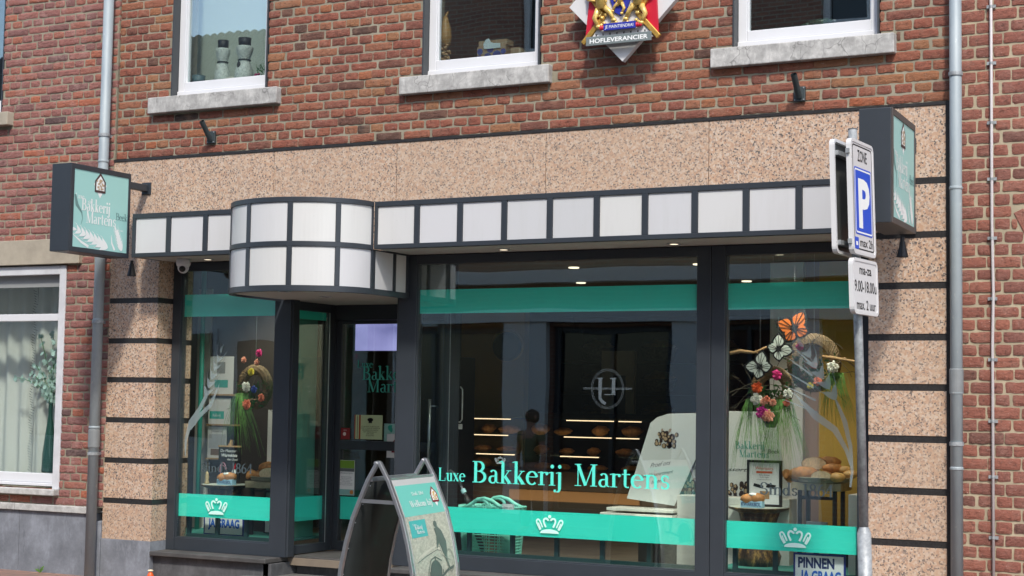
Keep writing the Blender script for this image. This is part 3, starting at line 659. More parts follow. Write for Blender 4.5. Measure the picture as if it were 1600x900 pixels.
f.box(D0,D0+.045,.838,.892,.216,1.932); f.box(D1-.07,D1,.838,.892,.216,1.932); f.box(D0+.0455,D1-.0705,.838,.892,.216,.285); f.box(D0+.0455,D1-.0705,.838,.892,1.905,1.932); f.box(D0+.0455,D1-.0705,.838,.892,.965,1.033)
dr=f.build('door',M_an,BK,'dark grey glazed shop door',bevel=.003)
MB().box(D0+.046,D1-.071,.86,.866,1.0335,1.9045).build('pane',M_gl,dr); MB().box(D0+.046,D1-.071,.86,.866,.2855,.9645).build('pane',M_gl,dr)
FD=FW(.8585); MB().rect(FD,D0+.047,D1-.072,.445,.612,-.0085,.001).build('teal_band',M_teal,dr)
MB().tube([(D1-.1,.80,.75),(D1-.1,.80,1.35)],.012,10).tube([(D1-.1,.80,.8),(D1-.05,.838,.8)],.007).tube([(D1-.1,.80,1.3),(D1-.05,.838,1.3)],.007).build('handle',M_alu,dr,smooth=True)
m=MB(); serif(m,FD,'Luxe',-6.735,1.578,.055,.14); serif(m,FD,'Bakkerij',-6.69,1.487,.10,.46); serif(m,FD,'Martens',-6.64,1.395,.10,.45); m.build('lettering',mat('dim_teal_letter',(.06,.40,.32),.5),dr)
def card(parent,f,x0,x1,y0,y1,m,name='notice',lab=None,d=0): return MB().rect(f,x0,x1,y0,y1,d,.0015).build(name,m,parent,lab)
c_=card(dr,FD,-6.745,-6.50,1.045,1.225,mat('pale_green_notice',(.50,.58,.33),.6),lab='pale green notice with a crest on the door glass')
m=MB(); sans(m,FD,'VOOR WAT TE BESTELLEN\nKUNT U OOK DE WEBSHOP\nBEZOEKEN WIJ MAKEN\nHET GRAAG KLAAR\nOM 7 UUR\nIN DE ZAAK',-6.605,1.135,.0095,'CENTER',d=.0025); m.rect(FD,-6.62,-6.59,1.165,1.2,.0025,.0003); m.disc(FD,-6.605,1.19,.026,.0028,ry=.014); m.rect(FD,-6.720,-6.716,1.05,1.22,.0025,.0003); m.build('print',M_ink,c_)
MB().rect(FD,-6.705,-6.690,1.045,1.225,.0025,.0003).rect(FD,-6.745,-6.735,1.045,1.225,.0025,.0003).build('red_edge',mat('rust_print',(.35,.07,.02),.6),c_)
c_=card(dr,FD,-6.868,-6.785,1.04,1.125,mat('dark_red_sticker',(.25,.02,.02),.5),lab='small dark red sticker'); m=MB(); sans(m,FD,'BANK',-6.826,1.105,.008,'CENTER',d=.0022); m.disc(FD,-6.832,1.08,.014,.0022); m.build('print',mat('pale_print',(.7,.6,.55),.6),c_)
c_=card(dr,FD,-6.88,-6.735,.625,.885,M_paper,lab='white and green opening hours notice in a plastic sleeve')
m=MB(); m.rect(FD,-6.878,-6.737,.825,.883,.0022,.0003); m.build('green_header',mat('olive_green_print',(.16,.30,.03),.6),c_)
m=MB(); m.rect(FD,-6.878,-6.737,.800,.8245,.0022,.0003); sans(m,FD,'OPENINGSTIJDEN',-6.808,.783,.011,'CENTER',d=.0022,maxw=.12); sans(m,FD,'maandag t/m vrijdag\n8.00 tot 18.00 uur\nzaterdag 8.00 tot 17.00\nzondag gesloten\nbestel online of bel ons\ntot morgen in de winkel',-6.808,.757,.0085,'CENTER',d=.0022); m.build('print',mat('grey_ink',(.12,.13,.14),.6),c_)
m=MB(); m.rect(FD,-6.878,-6.737,.627,.668,.0022,.0003); m.build('teal_footer',mat('grey_teal_print',(.22,.40,.37),.6),c_); m=MB(); m.disc(FD,-6.757,.648,.016,.0026); m.build('round_seal',mat('orange_seal',(.5,.17,.03),.6),c_)
m=MB(); sans(m,FD,'DINSDAG\nGESLOTEN',-6.84,.927,.022,d=.001); m.build('closing_text',mat('dim_grey_letter',(.10,.11,.10),.6),dr)
c_=card(dr,FD,-6.485,-6.33,.965,1.165,mat('pale_teal_notice',(.32,.52,.47),.6),lab='pale teal notice with two green leaves',d=-.0035); m=MB(); leaf(m,FD,-6.445,1.115,.9,.05,.035,-.001); leaf(m,FD,-6.42,1.10,1.6,.05,.03,-.001); m.build('leaf_print',mat('leaf_teal_print',(.02,.30,.22),.6),c_)
# white sticker with the warrant house, on the door glass
def warrant(mb_w,mb_r,mb_g,f,cx,cy,k,d):    # small printed crest: white diamond, house outline, gold middle
    mb_w.poly(f,[(cx-.42*k,cy),(cx,cy-.62*k),(cx+.42*k,cy),(cx,cy+.42*k)],d,auto=False)
    mb_r.poly(f,[(cx-.36*k,cy-.36*k),(cx+.36*k,cy-.36*k),(cx+.36*k,cy+.16*k),(cx,cy+.56*k),(cx-.36*k,cy+.16*k)],d+.0004,auto=False)
    mb_w.poly(f,[(cx-.28*k,cy-.26*k),(cx+.28*k,cy-.26*k),(cx+.26*k,cy+.14*k),(cx,cy+.42*k),(cx-.26*k,cy+.14*k)],d+.0008,auto=False)
    rnd=random.Random(3)
    for i in range(26): mb_g.disc(f,cx+rnd.uniform(-.22,.22)*k,cy+rnd.uniform(-.22,.24)*k,.05*k,d+.0012,n=7)
    mb_r.rect(f,cx-.3*k,cx+.3*k,cy-.36*k,cy-.27*k,d+.0025)
c_=card(dr,FD,-6.45,-6.27,.915,1.09,M_signw,lab='white sticker with a red and gold house crest',d=.012)
a,b,g_=MB(),MB(),MB(); warrant(a,b,g_,FD,-6.36,1.0,.13,.0145); b.build('crest_outline',mat('crest_dark_red',(.2,.01,.02),.6),c_); g_.build('crest_gold',mat('crest_yellow',(.6,.42,.15),.6),c_); a.b.free()

# ---------------------------------------------------------------- canopy
ZA,ZB=2.338,2.655; CY=-.31
cf=MB(); 
XC=[-7.939+0,-7.608,-7.278,-6.948]; XR=[-5.862+.3247*i for i in range(11)]
def fascia(x0,x1,cs):
    cf.box(x0,x1,CY,CY+.05,ZB-.034,ZB); cf.box(x0,x1,CY,CY+.05,ZA,ZA+.030)
    for c in cs: cf.box(max(x0,c-.0205),min(x1,c+.0205),CY,CY+.05,ZA+.0301,ZB-.0341)
    cf.box(x0,x1,CY+.0501,0,ZB-.02,ZB-.001); 
fascia(-7.939,-6.955,XC[:3]); fascia(-5.865,-2.613,XR); cf.box(-7.9385,-7.91,CY+.001,-.001,ZA+.001,ZB-.021); cf.box(-2.64,-2.6135,CY+.001,-.001,ZA+.001,ZB-.021)
# rounded drum over the door: half ellipse
EX,EA,EB=-6.411,.541,.452; ZD=2.035
def el(a,k=0): return (EX+(EA+k)*math.cos(a),CY-(EB+k)*math.sin(a))
def band(mb,a0,a1,z0,z1,k0,k1,n):
    P=[a0+(a1-a0)*i/n for i in range(n+1)]
    R0=[[mb.b.verts.new((*el(a,k),z)) for a in P] for k,z in ((k1,z0),(k1,z1),(k0,z1),(k0,z0))]
    for q in range(4):
        A,B=R0[q],R0[(q+1)%4]
        for i in range(n): mb._f([A[i],A[i+1],B[i+1],B[i]])
    for i in (0,n): mb._f([R0[q][i] for q in range(4)])
for z0,z1 in ((ZB-.034,ZB),(ZA-.008,ZA+.026),(ZD,ZD+.040)): band(cf,0,PI,z0,z1,-.03,.003,48)
for i in range(6):
    a=i*PI/5; da=.035
    for z0,z1 in ((ZD+.0401,ZA-.0081),(ZA+.0261,ZB-.0341)): band(cf,max(0,a-da),min(PI,a+da),z0,z1,-.03,.002,3)
for sx in (-5.873,-6.949):   # straight cheeks back to the frames
    for z0,z1 in ((ZD,ZD+.040),(ZA-.008,ZA-.0001)): cf.box(sx-.012,sx+.003,CY,.165,z0,z1)
    for y in (CY+.0,-.045,.125): cf.box(sx-.011,sx+.002,y,y+.036,ZD+.0401,ZA-.0081)
cp_=cf.build('canopy',M_an,BK,'flat canopy of white square panels with a rounded drum above the door',bevel=.002)
def pan(mb,nm='panel',lab=None): return mb.build(nm,M_white,cp_,lab)
for L in (XC,XR):
    for a,b in zip(L,L[1:]):
        if b==XC[-1]: b=-6.945
        m=MB(); m.box(a+.0215,b-.0215,CY+.010,CY+.02,ZA+.031,ZB-.035); pan(m)
for i in range(5):
    for z0,z1 in ((ZD+.041,ZA-.009),(ZA+.027,ZB-.035)):
        m=MB(); band(m,i*PI/5+(.036 if i else .04),(i+1)*PI/5-.036,z0,z1,-.02,-.006,10); o=pan(m); 
        for p in o.data.polygons: p.use_smooth=False
for sx in (-5.873,-6.949):
    for y0,y1 in ((CY+.037,-.046),(-.008,.124)): m=MB(); m.box(sx-.008,sx-.003,y0,y1,ZD+.041,ZA-.009); pan(m)
m=MB(); m.box(-7.909,-6.952,CY+.051,.168,ZA+.003,ZA+.012); m.box(-5.868,-2.641,CY+.051,.168,ZA+.003,ZA+.012); m.build('soffit',M_soff,cp_)
m=MB(); P=[(*el(PI*i/40,-.031),0) for i in range(41)]; v=[m.b.verts.new((x,y,ZD+.012)) for x,y,_ in P]+[m.b.verts.new((EX-EA+.02,.83,ZD+.012)),m.b.verts.new((EX+EA-.02,.83,ZD+.012))]
m._f(v); m.build('drum_soffit',M_soff,cp_)
m=MB(); m.box(-6.9,-5.92,.83,.90,2.051,2.338); m.box(-7.0,-6.96,.26,.83,2.051,2.338);m.box(-5.89,-5.86,.26,.83,2.051,2.338); m.build('head_panel',M_an,BK)
M_lamp=mat('lamp_glow',(1,.86,.62),.5,em=1.0)
for x,y,z in ((-7.49,.0,ZA+.003),(-5.05,.0,ZA+.003),(-3.845,.0,ZA+.003),(-6.38,-.588,ZD+.012),(-6.42,-.045,ZD+.012)):
    o=MB().lathe([(.045,0),(.045,-.005),(.033,-.006),(.031,-.001)],(x,y,z),24).build('downlight',M_alu,cp_); lit=z>2.2
    MB().lathe([(.029,-.0035),(.026,-.0045)],(x,y,z),16).build('lamp',M_lamp if lit else M_black,o)

# ---------------------------------------------------------------- shop interior
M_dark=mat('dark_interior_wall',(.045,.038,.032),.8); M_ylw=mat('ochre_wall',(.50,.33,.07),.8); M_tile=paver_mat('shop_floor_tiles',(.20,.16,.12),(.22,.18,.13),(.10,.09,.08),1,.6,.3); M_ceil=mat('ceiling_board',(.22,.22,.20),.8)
o=MB().box(-8.35,-2.2,.26,8,.15,.20).build('shop_floor',M_tile); o['kind']='structure'
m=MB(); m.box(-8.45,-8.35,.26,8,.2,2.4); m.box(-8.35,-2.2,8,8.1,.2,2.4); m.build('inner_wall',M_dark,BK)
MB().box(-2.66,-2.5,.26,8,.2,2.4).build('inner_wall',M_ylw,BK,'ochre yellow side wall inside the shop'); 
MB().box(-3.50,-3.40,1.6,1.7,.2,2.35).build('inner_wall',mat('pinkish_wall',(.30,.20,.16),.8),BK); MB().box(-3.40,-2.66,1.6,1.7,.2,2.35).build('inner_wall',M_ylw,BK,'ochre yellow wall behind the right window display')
MB().box(-3.74,-3.50,1.55,1.75,.2,2.35).build('column',mat('white_plaster',(.55,.55,.54),.8),BK)

MB().box(-8.35,-2.5,.26,8,2.36,2.44).build('ceiling',M_ceil,BK)
MB().box(-8.3,-7.2,3.0,3.1,.2,2.35).build('inner_wall',M_ylw,BK) if False else None
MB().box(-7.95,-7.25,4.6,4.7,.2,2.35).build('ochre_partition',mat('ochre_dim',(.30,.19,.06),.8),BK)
# low inner railing behind the panes
for x0,x1 in ((-7.84,-7.02),(-5.78,-3.77),(-3.55,-2.74)):
    rl_=thing('low_railing',{-7.84:'low dark teal railing behind the left shop window',-5.78:'long low dark teal railing behind the middle shop window',-3.55:'low dark teal railing behind the right shop window'}[x0],'railing',((x0+x1)/2,.3,.2),world=True)
    m=MB(); m.box(x0,x1,.285,.315,.30,.325); m.box(x0,x1,.285,.315,.50,.525); m.build('rail',mat('dark_teal_paint',(.015,.05,.05),.5),rl_)
    n=max(2,round((x1-x0)/.32)); 
    for i in range(n+1):
        x=x0+.015+(x1-x0-.03)*i/n; MB().box(x-.014,x+.014,.287,.313,.20,.4995).build('post',_m['dark_teal_paint'],rl_)
M_cloth=mat('teal_display_cloth',(.04,.22,.18),.8,0,(12,.25))
def platform(x0,x1,y0,y1,z,label):
    t=thing('display_platform',label,'platform',((x0+x1)/2,(y0+y1)/2,.2),world=True)
    m=MB(); m.box(x0,x1,y0,y1,z-.02,z); m.build('top',M_cloth,t,bevel=.004)
    curt=curtain(t,x0,x1,.2,z-.021,y0+.012,.008,.05,'cloth_skirt',M_cloth,seed=x0)
platform(-8.3,-7.05,.38,1.1,.31,'low teal cloth covered platform in the left shop window'); platform(-3.72,-2.7,.38,1.1,.31,'low teal cloth covered platform in the right shop window')
# counter far inside
ct=thing('shop_counter','long lit glass bread counter at the back of the shop','counter',(-6,4,.2),world=True)
MB().box(-7.05,-5.75,3.95,4.7,.45,.545).build('counter_base',mat('tan_counter_front',(.33,.19,.09),.6),ct); MB().box(-7.9,-4.6,3.97,4.7,.4401,.599).build('counter_kick',M_dwood,ct); MB().box(-7.9,-4.6,4.1,4.7,.2,.44).build('counter_plinth',M_black,ct)
MB().box(-7.9,-4.6,3.9,4.8,.60,.72).build('counter_front',M_dwood,ct); MB().box(-7.9,-4.6,4.65,4.7,.72,1.25).build('counter_back',M_dwood,ct)
for z in (.87,1.05,1.2):
    MB().box(-7.9,-4.6,3.92+(z-.72)*.3,4.6,z-.012,z-.002).build('glass_shelf',M_glc if z<1.15 else mat('counter_top_glass',(.05,.06,.06),.1),ct)
M_led=mat('led_strip',(1,.70,.42),.5,em=1.0)
for z in (.855,1.03,1.18):
    for a,b in ((-7.6,-7.1),(-6.52,-6.05),(-6.0,-5.78)) if z!=.855 else ((-7.4,-7.0),(-6.53,-6.15)):
        MB().box(a,b,3.90+(z-.72)*.3,3.915+(z-.72)*.3,z,z+.008).build('led_strip',M_led,ct)
rnd=random.Random(12); lp=None
for z in (.72,.87,1.05):
    for i in range(9):
        x=-7.5+i*.30+rnd.uniform(-.05,.05); 
        if lp is None:
            lp=thing('bread_loaf','small brown bread loaf displayed in the lit glass counter','bread',(x,4.25,z),group='loaves in the glass counter'); MB().ell((0,0,.045),.10,.06,.05,jit=.25).build('loaf',M_crust,lp,smooth=True)
        else:
            c=copy_tree(lp); c.location=(x,4.25+rnd.uniform(-.1,.1),z); c.rotation_euler=(0,0,rnd.uniform(-.5,.5)); c.scale=(rnd.uniform(.6,1.1),rnd.uniform(.7,1.2),rnd.uniform(.6,1.2))
al=bpy.data.lights.new('counter_glow','AREA'); al.energy=2.5; al.size=2.6; al.size_y=.1; al.shape='RECTANGLE'; al.color=(1,.72,.42); ao=bpy.data.objects.new('counter_glow',al); col.objects.link(ao); ao.location=(-6.2,3.6,.45); ao.rotation_euler=(R(80),0,0)
# wall shelves behind the counter
ws=thing('wall_shelf_unit','tall dark shelf unit with wicker baskets behind the counter','shelf',(-5.4,7.4,.2),world=True)
m=MB(); 
for z in (1.1,1.45,1.8): m.box(-8.2,-3.2,7.3,7.8,z,z+.03)
for x in (-8.2,-6.5,-4.9,-3.3): m.box(x,x+.04,7.3,7.85,.2,2.2)
m.box(-8.2,-3.2,7.85,7.9,.2,2.3); m.build('shelf_frame',mat('walnut',(.07,.04,.022),.6),ws)
bk=None
for z in (1.13,1.48,1.83):
    for i in range(6):
        x=-7.8+i*.75
        if bk is None: bk=thing('wicker_basket','wicker bread basket on the shelf unit behind the counter','basket',(x,7.5,z),group='baskets on the back shelves'); MB().lathe([(.1,0),(.16,.02),(.2,.14),(.21,.15),(.19,.15),(.15,.03)],n=18).build('bowl',M_wick,bk,smooth=True); MB().ell((0,0,.15),.17,.15,.09,jit=.4).build('rolls',M_crust2,bk,smooth=True)
        else: c=copy_tree(bk); c.location=(x,7.5,z)
tv=thing('menu_screen','flat screen glowing lilac above the counter, seen through the door','screen',(-7.3,2.25,1.88),world=True)
MB().box(-7.66,-7.09,2.23,2.27,1.745,2.02).build('casing',M_black,tv,bevel=.004)
s=NT('screen_glow'); tc=s.n('TexCoord'); nn=s.noise(1.4,2,.5,(1,1,3)); c=s.ramp(nn,[(.3,(.10,.10,.26)),(.7,(.34,.32,.62))]); s.l(c,s.b.inputs['Emission Color']); s.b.inputs['Emission Strength'].default_value=.75; s.set((.02,.02,.02),.3); 
MB().box(-7.65,-7.10,2.2285,2.2299,1.755,2.01).build('display',s.m,tv)
kk=thing('wall_cabinet','narrow black cabinet with a pale rounded edge inside the shop','cabinet',(-6.28,1.5,.2),world=True)
MB().box(-6.40,-6.21,1.5,1.75,.2,1.68).build('body',M_black,kk,bevel=.01); MB().tube([(-6.205,1.5,1.45),(-6.185,1.5,1.43),(-6.185,1.5,1.2),(-6.20,1.5,1.18),(-6.3,1.5,1.18)],.006).build('pale_edge',mat('pale_plastic',(.6,.62,.62),.4),kk,smooth=True)
for x in (-6.385,-6.255): MB().box(x,x+.075,1.496,1.4995,1.125,1.165).build('paper_label',M_paper,kk)
m=MB(); 
for x,z in ((-6.35,1.44),(-6.285,1.44),(-6.295,1.40)): m.disc(FW(1.4985),x,z,.006)
m.build('indicator_light',mat('indicator',(.9,.95,1),.4,em=.6),kk)
pf=thing('picture_frame','cream framed dark picture on the far wall of the shop','picture',(-6.4,5.2,1.3),world=True)
m=MB(); m.box(-6.68,-6.55,5.15,5.2,1.15,1.86); m.box(-6.42,-6.33,5.15,5.2,1.15,1.86); m.box(-6.55,-6.42,5.15,5.2,1.62,1.86); m.build('frame',mat('cream_frame',(.4,.33,.22),.7),pf); MB().box(-6.55,-6.42,5.17,5.2,1.15,1.62).build('picture',M_black,pf)
lp_=thing('round_wall_lamp','round dark wall lamp with a warm rim high on the ochre wall','lamp',(-7.1,3.6,1.75),world=True)
MB().lathe([(.12,0),(.13,.02),(.10,.05)],(-6.75,3.3,1.83),28,axis=(.3,-1,0)).build('shade',M_black,lp_,smooth=True)
MB().torus(F((-6.76,3.32,1.84),(1,.3,0)),.135,.012,32,8).build('rim',mat('brass_rim',(.3,.2,.08),.4,.5),lp_,smooth=True)
for i,(x,y) in enumerate(((-5.3,1.6),(-4.3,1.6),(-5.9,3.0),(-4.5,3.2),(-3.5,1.0),(-7.4,1.0))):
    MB().lathe([(.04,0),(.04,-.008),(.02,-.01)],(x,y,2.359),18).build('ceiling_spot',M_lamp,BK)
    L=bpy.data.lights.new('ceiling_spot_light','SPOT'); L.energy=(12 if y<1.2 else 3); L.spot_size=R(95); L.spot_blend=.8; L.color=(1,.82,.6); L.shadow_soft_size=.04; o=bpy.data.objects.new('ceiling_spot_light',L); col.objects.link(o); o.location=(x,y,2.33)

# ---------------------------------------------------------------- illuminated box signs
def box_sign(name,label,loc,rot):
    # local: y runs out from the wall (negative), face looks to +x at x=0, thickness .173
    t=thing('box_sign',label,'sign',loc,rot); H=.615; Wd=.62
    m=MB(); m.box(-.172,-.002,-Wd,0,0,H); b=m.build('casing',M_an,t,bevel=.003)
    m=MB()
    for s_,x in ((1,0),): 
        m.box(-.001,.006,-Wd,-Wd+.035,0,H); m.box(-.001,.006,-.022,0,0,H); m.box(-.001,.006,-Wd+.0351,-.0221,0,.033); m.box(-.001,.006,-Wd+.0351,-.0221,H-.035,H)
    m.build('face_frame',M_an2 if rot else M_an,t,bevel=.0015)
    fx=F((.0005,-Wd,0),(0,1,0)); pn=MB().rect(fx,.0355,Wd-.0225,.0335,H-.0355,0,.001).build('face',M_mint,t)
    w=MB(); d=.0015; serif(w,fx,'Luxe',.055,.375,.036,.085,d); serif(w,fx,'Bakkerij',.115,.297,.085,.30,d); serif(w,fx,'Martens',.165,.212,.085,.31,d); crown(w,fx,.198,.352,.036,d)
    sans(w,fx,'sinds 1864',.485,.185,.012,d=d)
    ear(w,fx,(.40,.055),(.075,.155),7,.095,.034,d,awn=.25); ear(w,fx,(.545,.045),(.485,.185),6,.06,.026,d,awn=.45)
    w.ribbon(fx,[(.04,.12),(.12,.075),(.2,.045)],[.004,.016,.02],d); w.ribbon(fx,[(.43,.15),(.44,.09),(.47,.045)],[.003,.014,.018],d)
    g=MB(); serif(g,fx,'B',.47,.265,.05,.045,d); serif(g,fx,'eek',.508,.265,.05,.085,d); g.ribbon(fx,[(.05,.40),(.07,.33),(.12,.28),(.13,.24),(.12,.20)],[.018,.03,.012,.005,.003],d)
    w.build('white_print',M_wh,t); g.build('grey_print',mat('grey_green_print',(.13,.24,.23),.6),t)
    a,b_,c=MB(),MB(),MB(); warrant(a,b_,c,fx,.30,.495,.155,.002); a.build('crest_white',M_wh,t); b_.build('crest_outline',mat('crest_brown',(.06,.03,.03),.6),t); c.build('crest_gold',mat('crest_tan',(.45,.34,.22),.6),t)
    s=MB()
    for i in range(3): s.disc(F((-.173,-Wd,0),(0,-1,0)),-.02,.1+i*.2,.003,0)
    m=MB()
    for z in ((.525,.575),) if not rot else ((.525,.575),(.06,.11)):
        m.box(-.115,-.07,.001,.28 if not rot else .30,*z); m.box(-.135,-.05,.281-.0 if not rot else .301,.292 if not rot else .312,z[0]-.02,z[1]+.02)
    m.build('bracket',M_an,t,bevel=.003)
    # small spotlight under the box
    m=MB(); m.tube([(-.10,.16,.0),(-.10,.16,-.03)],.012,10); m.lathe([(.016,0),(.02,-.03),(.033,-.085),(.033,-.09),(.028,-.085)],(-.10,.16,-.025),18); m.build('spotlight',M_black,t,smooth=False)
    return t
box_sign('l','square mint box sign of the bakery on the left, above the white window lintel',(-7.985,-.292,2.335),0)
box_sign('r','square mint box sign of the bakery on the right, behind the parking sign',(-2.26,-.325,2.315),R(2.7))

# ---------------------------------------------------------------- royal warrant shield
RW=thing('warrant_shield','layered royal warrant crest with gold lions and the word HOFLEVERANCIER on the upper wall','emblem',(-4.165,-.02,3.50),world=True)
FE=lambda d: F((-4.165,0,3.50),(1,0,0)); f0=FE(0)
P=lambda mb,pts,d,th: mb.poly(f0,pts,d,th,auto=False)
m=MB(); P(m,[(0,0),(.38,.385),(0,.77),(-.38,.385)],.06,.045); m.build('white_diamond',M_signw,RW,bevel=.002)
m=MB(); m.box(-4.30,-4.26,-.06,.012,3.7,3.95); m.box(-4.07,-4.03,-.06,.012,3.7,3.95); m.build('wall_mount',M_black,RW)
m=MB(); P(m,[(-.252,.16),(-.225,.44),(-.26,.70),(.26,.70),(.235,.44),(.252,.16),(.0,.40)],.108,.02); m.build('red_cloak',M_red,RW,bevel=.002)
m=MB(); P(m,[(-.222,.135),(.222,.135),(.10,.31),(.215,.48),(0,.75),(-.215,.48),(-.10,.31)],.129,.006); m.build('ermine_field',M_signw,RW)
m=MB()
for sg in (-1,1):
    for a,b in (((sg*.262,.13),(sg*.115,.295)),((sg*.115,.295),(sg*.235,.47)),((sg*.235,.47),(0,.74))): m.bar(f0.p(*a,.135),f0.p(*b,.135),.032,.022,upv=(0,-1,0))
m.build('gold_frame',M_gold,RW,bevel=.003)
m=MB()
for r_ in range(2):
    for i in range(8):
        x=-.17+i*.048; z=.175+.0*r_
        if r_==0: P(m,[(x-.006,z+.012),(x,z-.016),(x+.006,z+.012),(x,z+.006)],.1355,.0008)
for x,z in ((-.16,.44),(-.15,.50),(.16,.44),(.15,.50),(-.13,.39),(.13,.39)): P(m,[(x-.006,z+.012),(x,z-.016),(x+.006,z+.012)],.1355,.0008)
m.build('ermine_tails',M_ink,RW)
m=MB(); P(m,[(-.075,.62),(.075,.62),(.075,.40),(.04,.31),(0,.285),(-.04,.31),(-.075,.40)],.136,.012); m.build('blue_shield',M_royal,RW,bevel=.003)
m=MB(); rnd=random.Random(8)
def lion(cx,cz,sc,sg):
    f_=lambda x,z,d=.155: f0.p(cx+sg*x*sc,cz+z*sc,d)
    m.tube([f_(.0,-.10),f_(.01,0),f_(-.02,.09),f_(-.03,.12)],[.030*sc/1,.034*sc,.034*sc,.02*sc],9)
    m.ell(f_(-.045,.155,.16),.034*sc,.026*sc,.034*sc,10,7,.3,seed=1); m.ell(f_(-.075,.145,.165),.018*sc,.014*sc,.013*sc,8,6)
    for k in range(9): m.ell(f_(-.02+.045*math.cos(k),.14+.045*math.sin(k),.155),.014*sc,.012*sc,.014*sc,7,5)
    for a,b,c in (((.0,.07),(-.06,.05),(-.095,.075)),((-.01,.03),(-.065,0),(-.10,.02)),((0,-.08),(-.05,-.12),(-.075,-.17)),((.02,-.1),(.045,-.15),(.02,-.2))):
        m.tube([f_(*a),f_(*b),f_(*c)],[.02*sc,.015*sc,.011*sc],8); m.ell(f_(*c),.018*sc,.014*sc,.013*sc,8,5)
    m.tube([f_(.03,-.05),f_(.085,-.04),f_(.09,.04),f_(.06,.09),f_(.09,.13)],[.010*sc,.009*sc,.008*sc,.008*sc,.012*sc],7); m.ell(f_(.095,.145),.018*sc,.012*sc,.022*sc,8,6,.3)
lion(.125,.45,1.12,1); lion(-.125,.45,1.12,-1); lion(.0,.43,.66,1)
for i in range(34):
    sg_=rnd.choice((-1,1)); m.ell(f0.p(sg_*rnd.uniform(.07,.175),rnd.uniform(.27,.60),.150),.011,.008,.013,7,5,.4,seed=i)
for i in range(18): x,z=rnd.uniform(-.06,.06),rnd.uniform(.33,.60); m.ell(f0.p(x,z,.152),.009,.007,.014,7,5,.3)
for i in range(14): x=-.13+i*.02; m.ell(f0.p(x,.235+.012*math.sin(i*1.7),.15),.014,.010,.012,7,5,.3,seed=i)
m.build('gold_lions',mat('gilding',(.72,.50,.15),.32,.35,(45,.35)),RW,smooth=True)
m=MB(); m.fbox(FE(0),-.105,.115,.193,.238,.160,.172); m.build('motto_ribbon',M_royal,RW,bevel=.002)
m=MB(); 
for xs_ in ((-.128,-.115),(.13,.145,.118)):
    m=MB()
    for x in xs_: m.ell(f0.p(x,.215,.16),.012,.008,.016,8,6)
    m.build('red_claw',M_red,RW,smooth=True)
m=MB(); sans(m,f0,'JE MAINTIENDRAI',.005,.205,.021,'CENTER',d=.1728,maxw=.195); m.build('motto_letters',M_wh,RW)
m=MB(); m.fbox(FE(0),-.228,.222,.105,.163,.158,.168); m.build('name_plate',mat('plate_grey',(.15,.18,.18),.5),RW,bevel=.002)
m=MB(); sans(m,f0,'HOFLEVERANCIER',-.003,.120,.028,'CENTER',d=.1688,maxw=.40,bold=.03); m.build('name_letters',M_wh,RW)

# ---------------------------------------------------------------- pipes, conduit, camera, flag holders
def pipe(label,x,y,r,joints,group=None):
    t=thing('drainpipe',label,'pipe',(x,y,0),group=group); MB().tube([(0,0,-.1),(0,0,5.3)],r,24).build('pipe',M_zinc,t,smooth=True)
    for z,kind in joints:
        if kind=='s': MB().lathe([(r,0),(r+.005,.002),(r+.005,.13),(r+.001,.135)],(0,0,z-.07),24).build('sleeve',mat('grey_sleeve',(.20,.215,.22),.6,.1,(10,.15)),t,smooth=False)
        elif kind=='b': 
            m=MB(); m.lathe([(r,0),(r+.006,.0),(r+.006,.022),(r,.022)],(0,0,z-.011),24); m.box(-.01,.01,r,abs(y)+.02,z-.01,z+.01); m.build('pipe_bracket',M_galv,t)
        else: MB().lathe([(r,0),(r+.004,.004),(r+.004,.014),(r,.02)],(0,0,z-.01),24).build('joint_ring',M_zinc,t)
    return t
pipe('left zinc drainpipe between the purple-red house and the bakery',-8.445,-.072,.0385,[(3.30,'b'),(3.10,'r'),(1.886,'b'),(1.9,'r'),(1.02,'s'),(1.10,'r'),(.905,'b'),(4.6,'b')])
pipe('right zinc drainpipe between the pink granite pillar and the red house',-2.088,-.06,.0345,[(3.262,'b'),(2.60,'r'),(1.50,'s'),(1.43,'r'),(1.139,'b'),(1.0,'r'),(.0,'r')])
cn=thing('conduit','thin pale grey conduit clipped to the right brick wall','conduit',(-1.896,-.012,0))
MB().tube([(0,0,0),(-.0,0,1.7),(.006,0,2.0),(0,0,2.4),(0,0,5.2)],.0085,10).build('tube',mat('grey_plastic',(.45,.42,.42),.5),cn,smooth=True)
for z in (3.65,3.32,2.975,2.65,2.31,1.964,1.618,1.27,.957,.617,.27): 
    m=MB(); m.box(-.026,.026,.004,.012,z-.009,z+.009); m.tube([(0,0,z-.007),(0,0,z+.007)],.0105,10); m.build('clip',M_galv,cn)
sc_=thing('security_camera','white dome security camera under the canopy beside the left window','camera',(-7.655,-.07,2.341))
MB().lathe([(.048,0),(.052,-.012),(.054,-.035),(.046,-.055)],n=28).build('housing',M_pvc,sc_,smooth=True)
MB().ell((0,0,-.062),.042,.042,.045,20,12).build('eyeball',M_pvc,sc_,smooth=True); MB().ell((.012,-.026,-.075),.026,.022,.024,16,10).build('lens',M_black,sc_,smooth=True)
def flag(label,x,z,lean):
    t=thing('flagpole_holder',label,'flagpole holder',(x,-.0,z),group=None); m=MB(); m.box(-.036,.036,-.012,.008,-.045,.045); m.build('wall_plate',mat('green_grey_iron',(.05,.065,.07),.5,.3,(20,.3)),t,bevel=.003)
    MB().tube([(0,-.012,-.02),(lean,-.12,.10)],.019,16,False).tube([(0,-.012,-.02),(lean,-.12,.10)],.013,16,False).build('socket',_m['green_grey_iron'],t,smooth=True)
    m=MB(); 
    for a,b in ((-.028,-.036),(.028,-.036),(-.028,.036),(.028,.036)): m.lathe([(.005,0),(.004,.004)],(a,-.012,b),8,axis=(0,-1,0))
    m.build('bolt',M_galv,t); return t
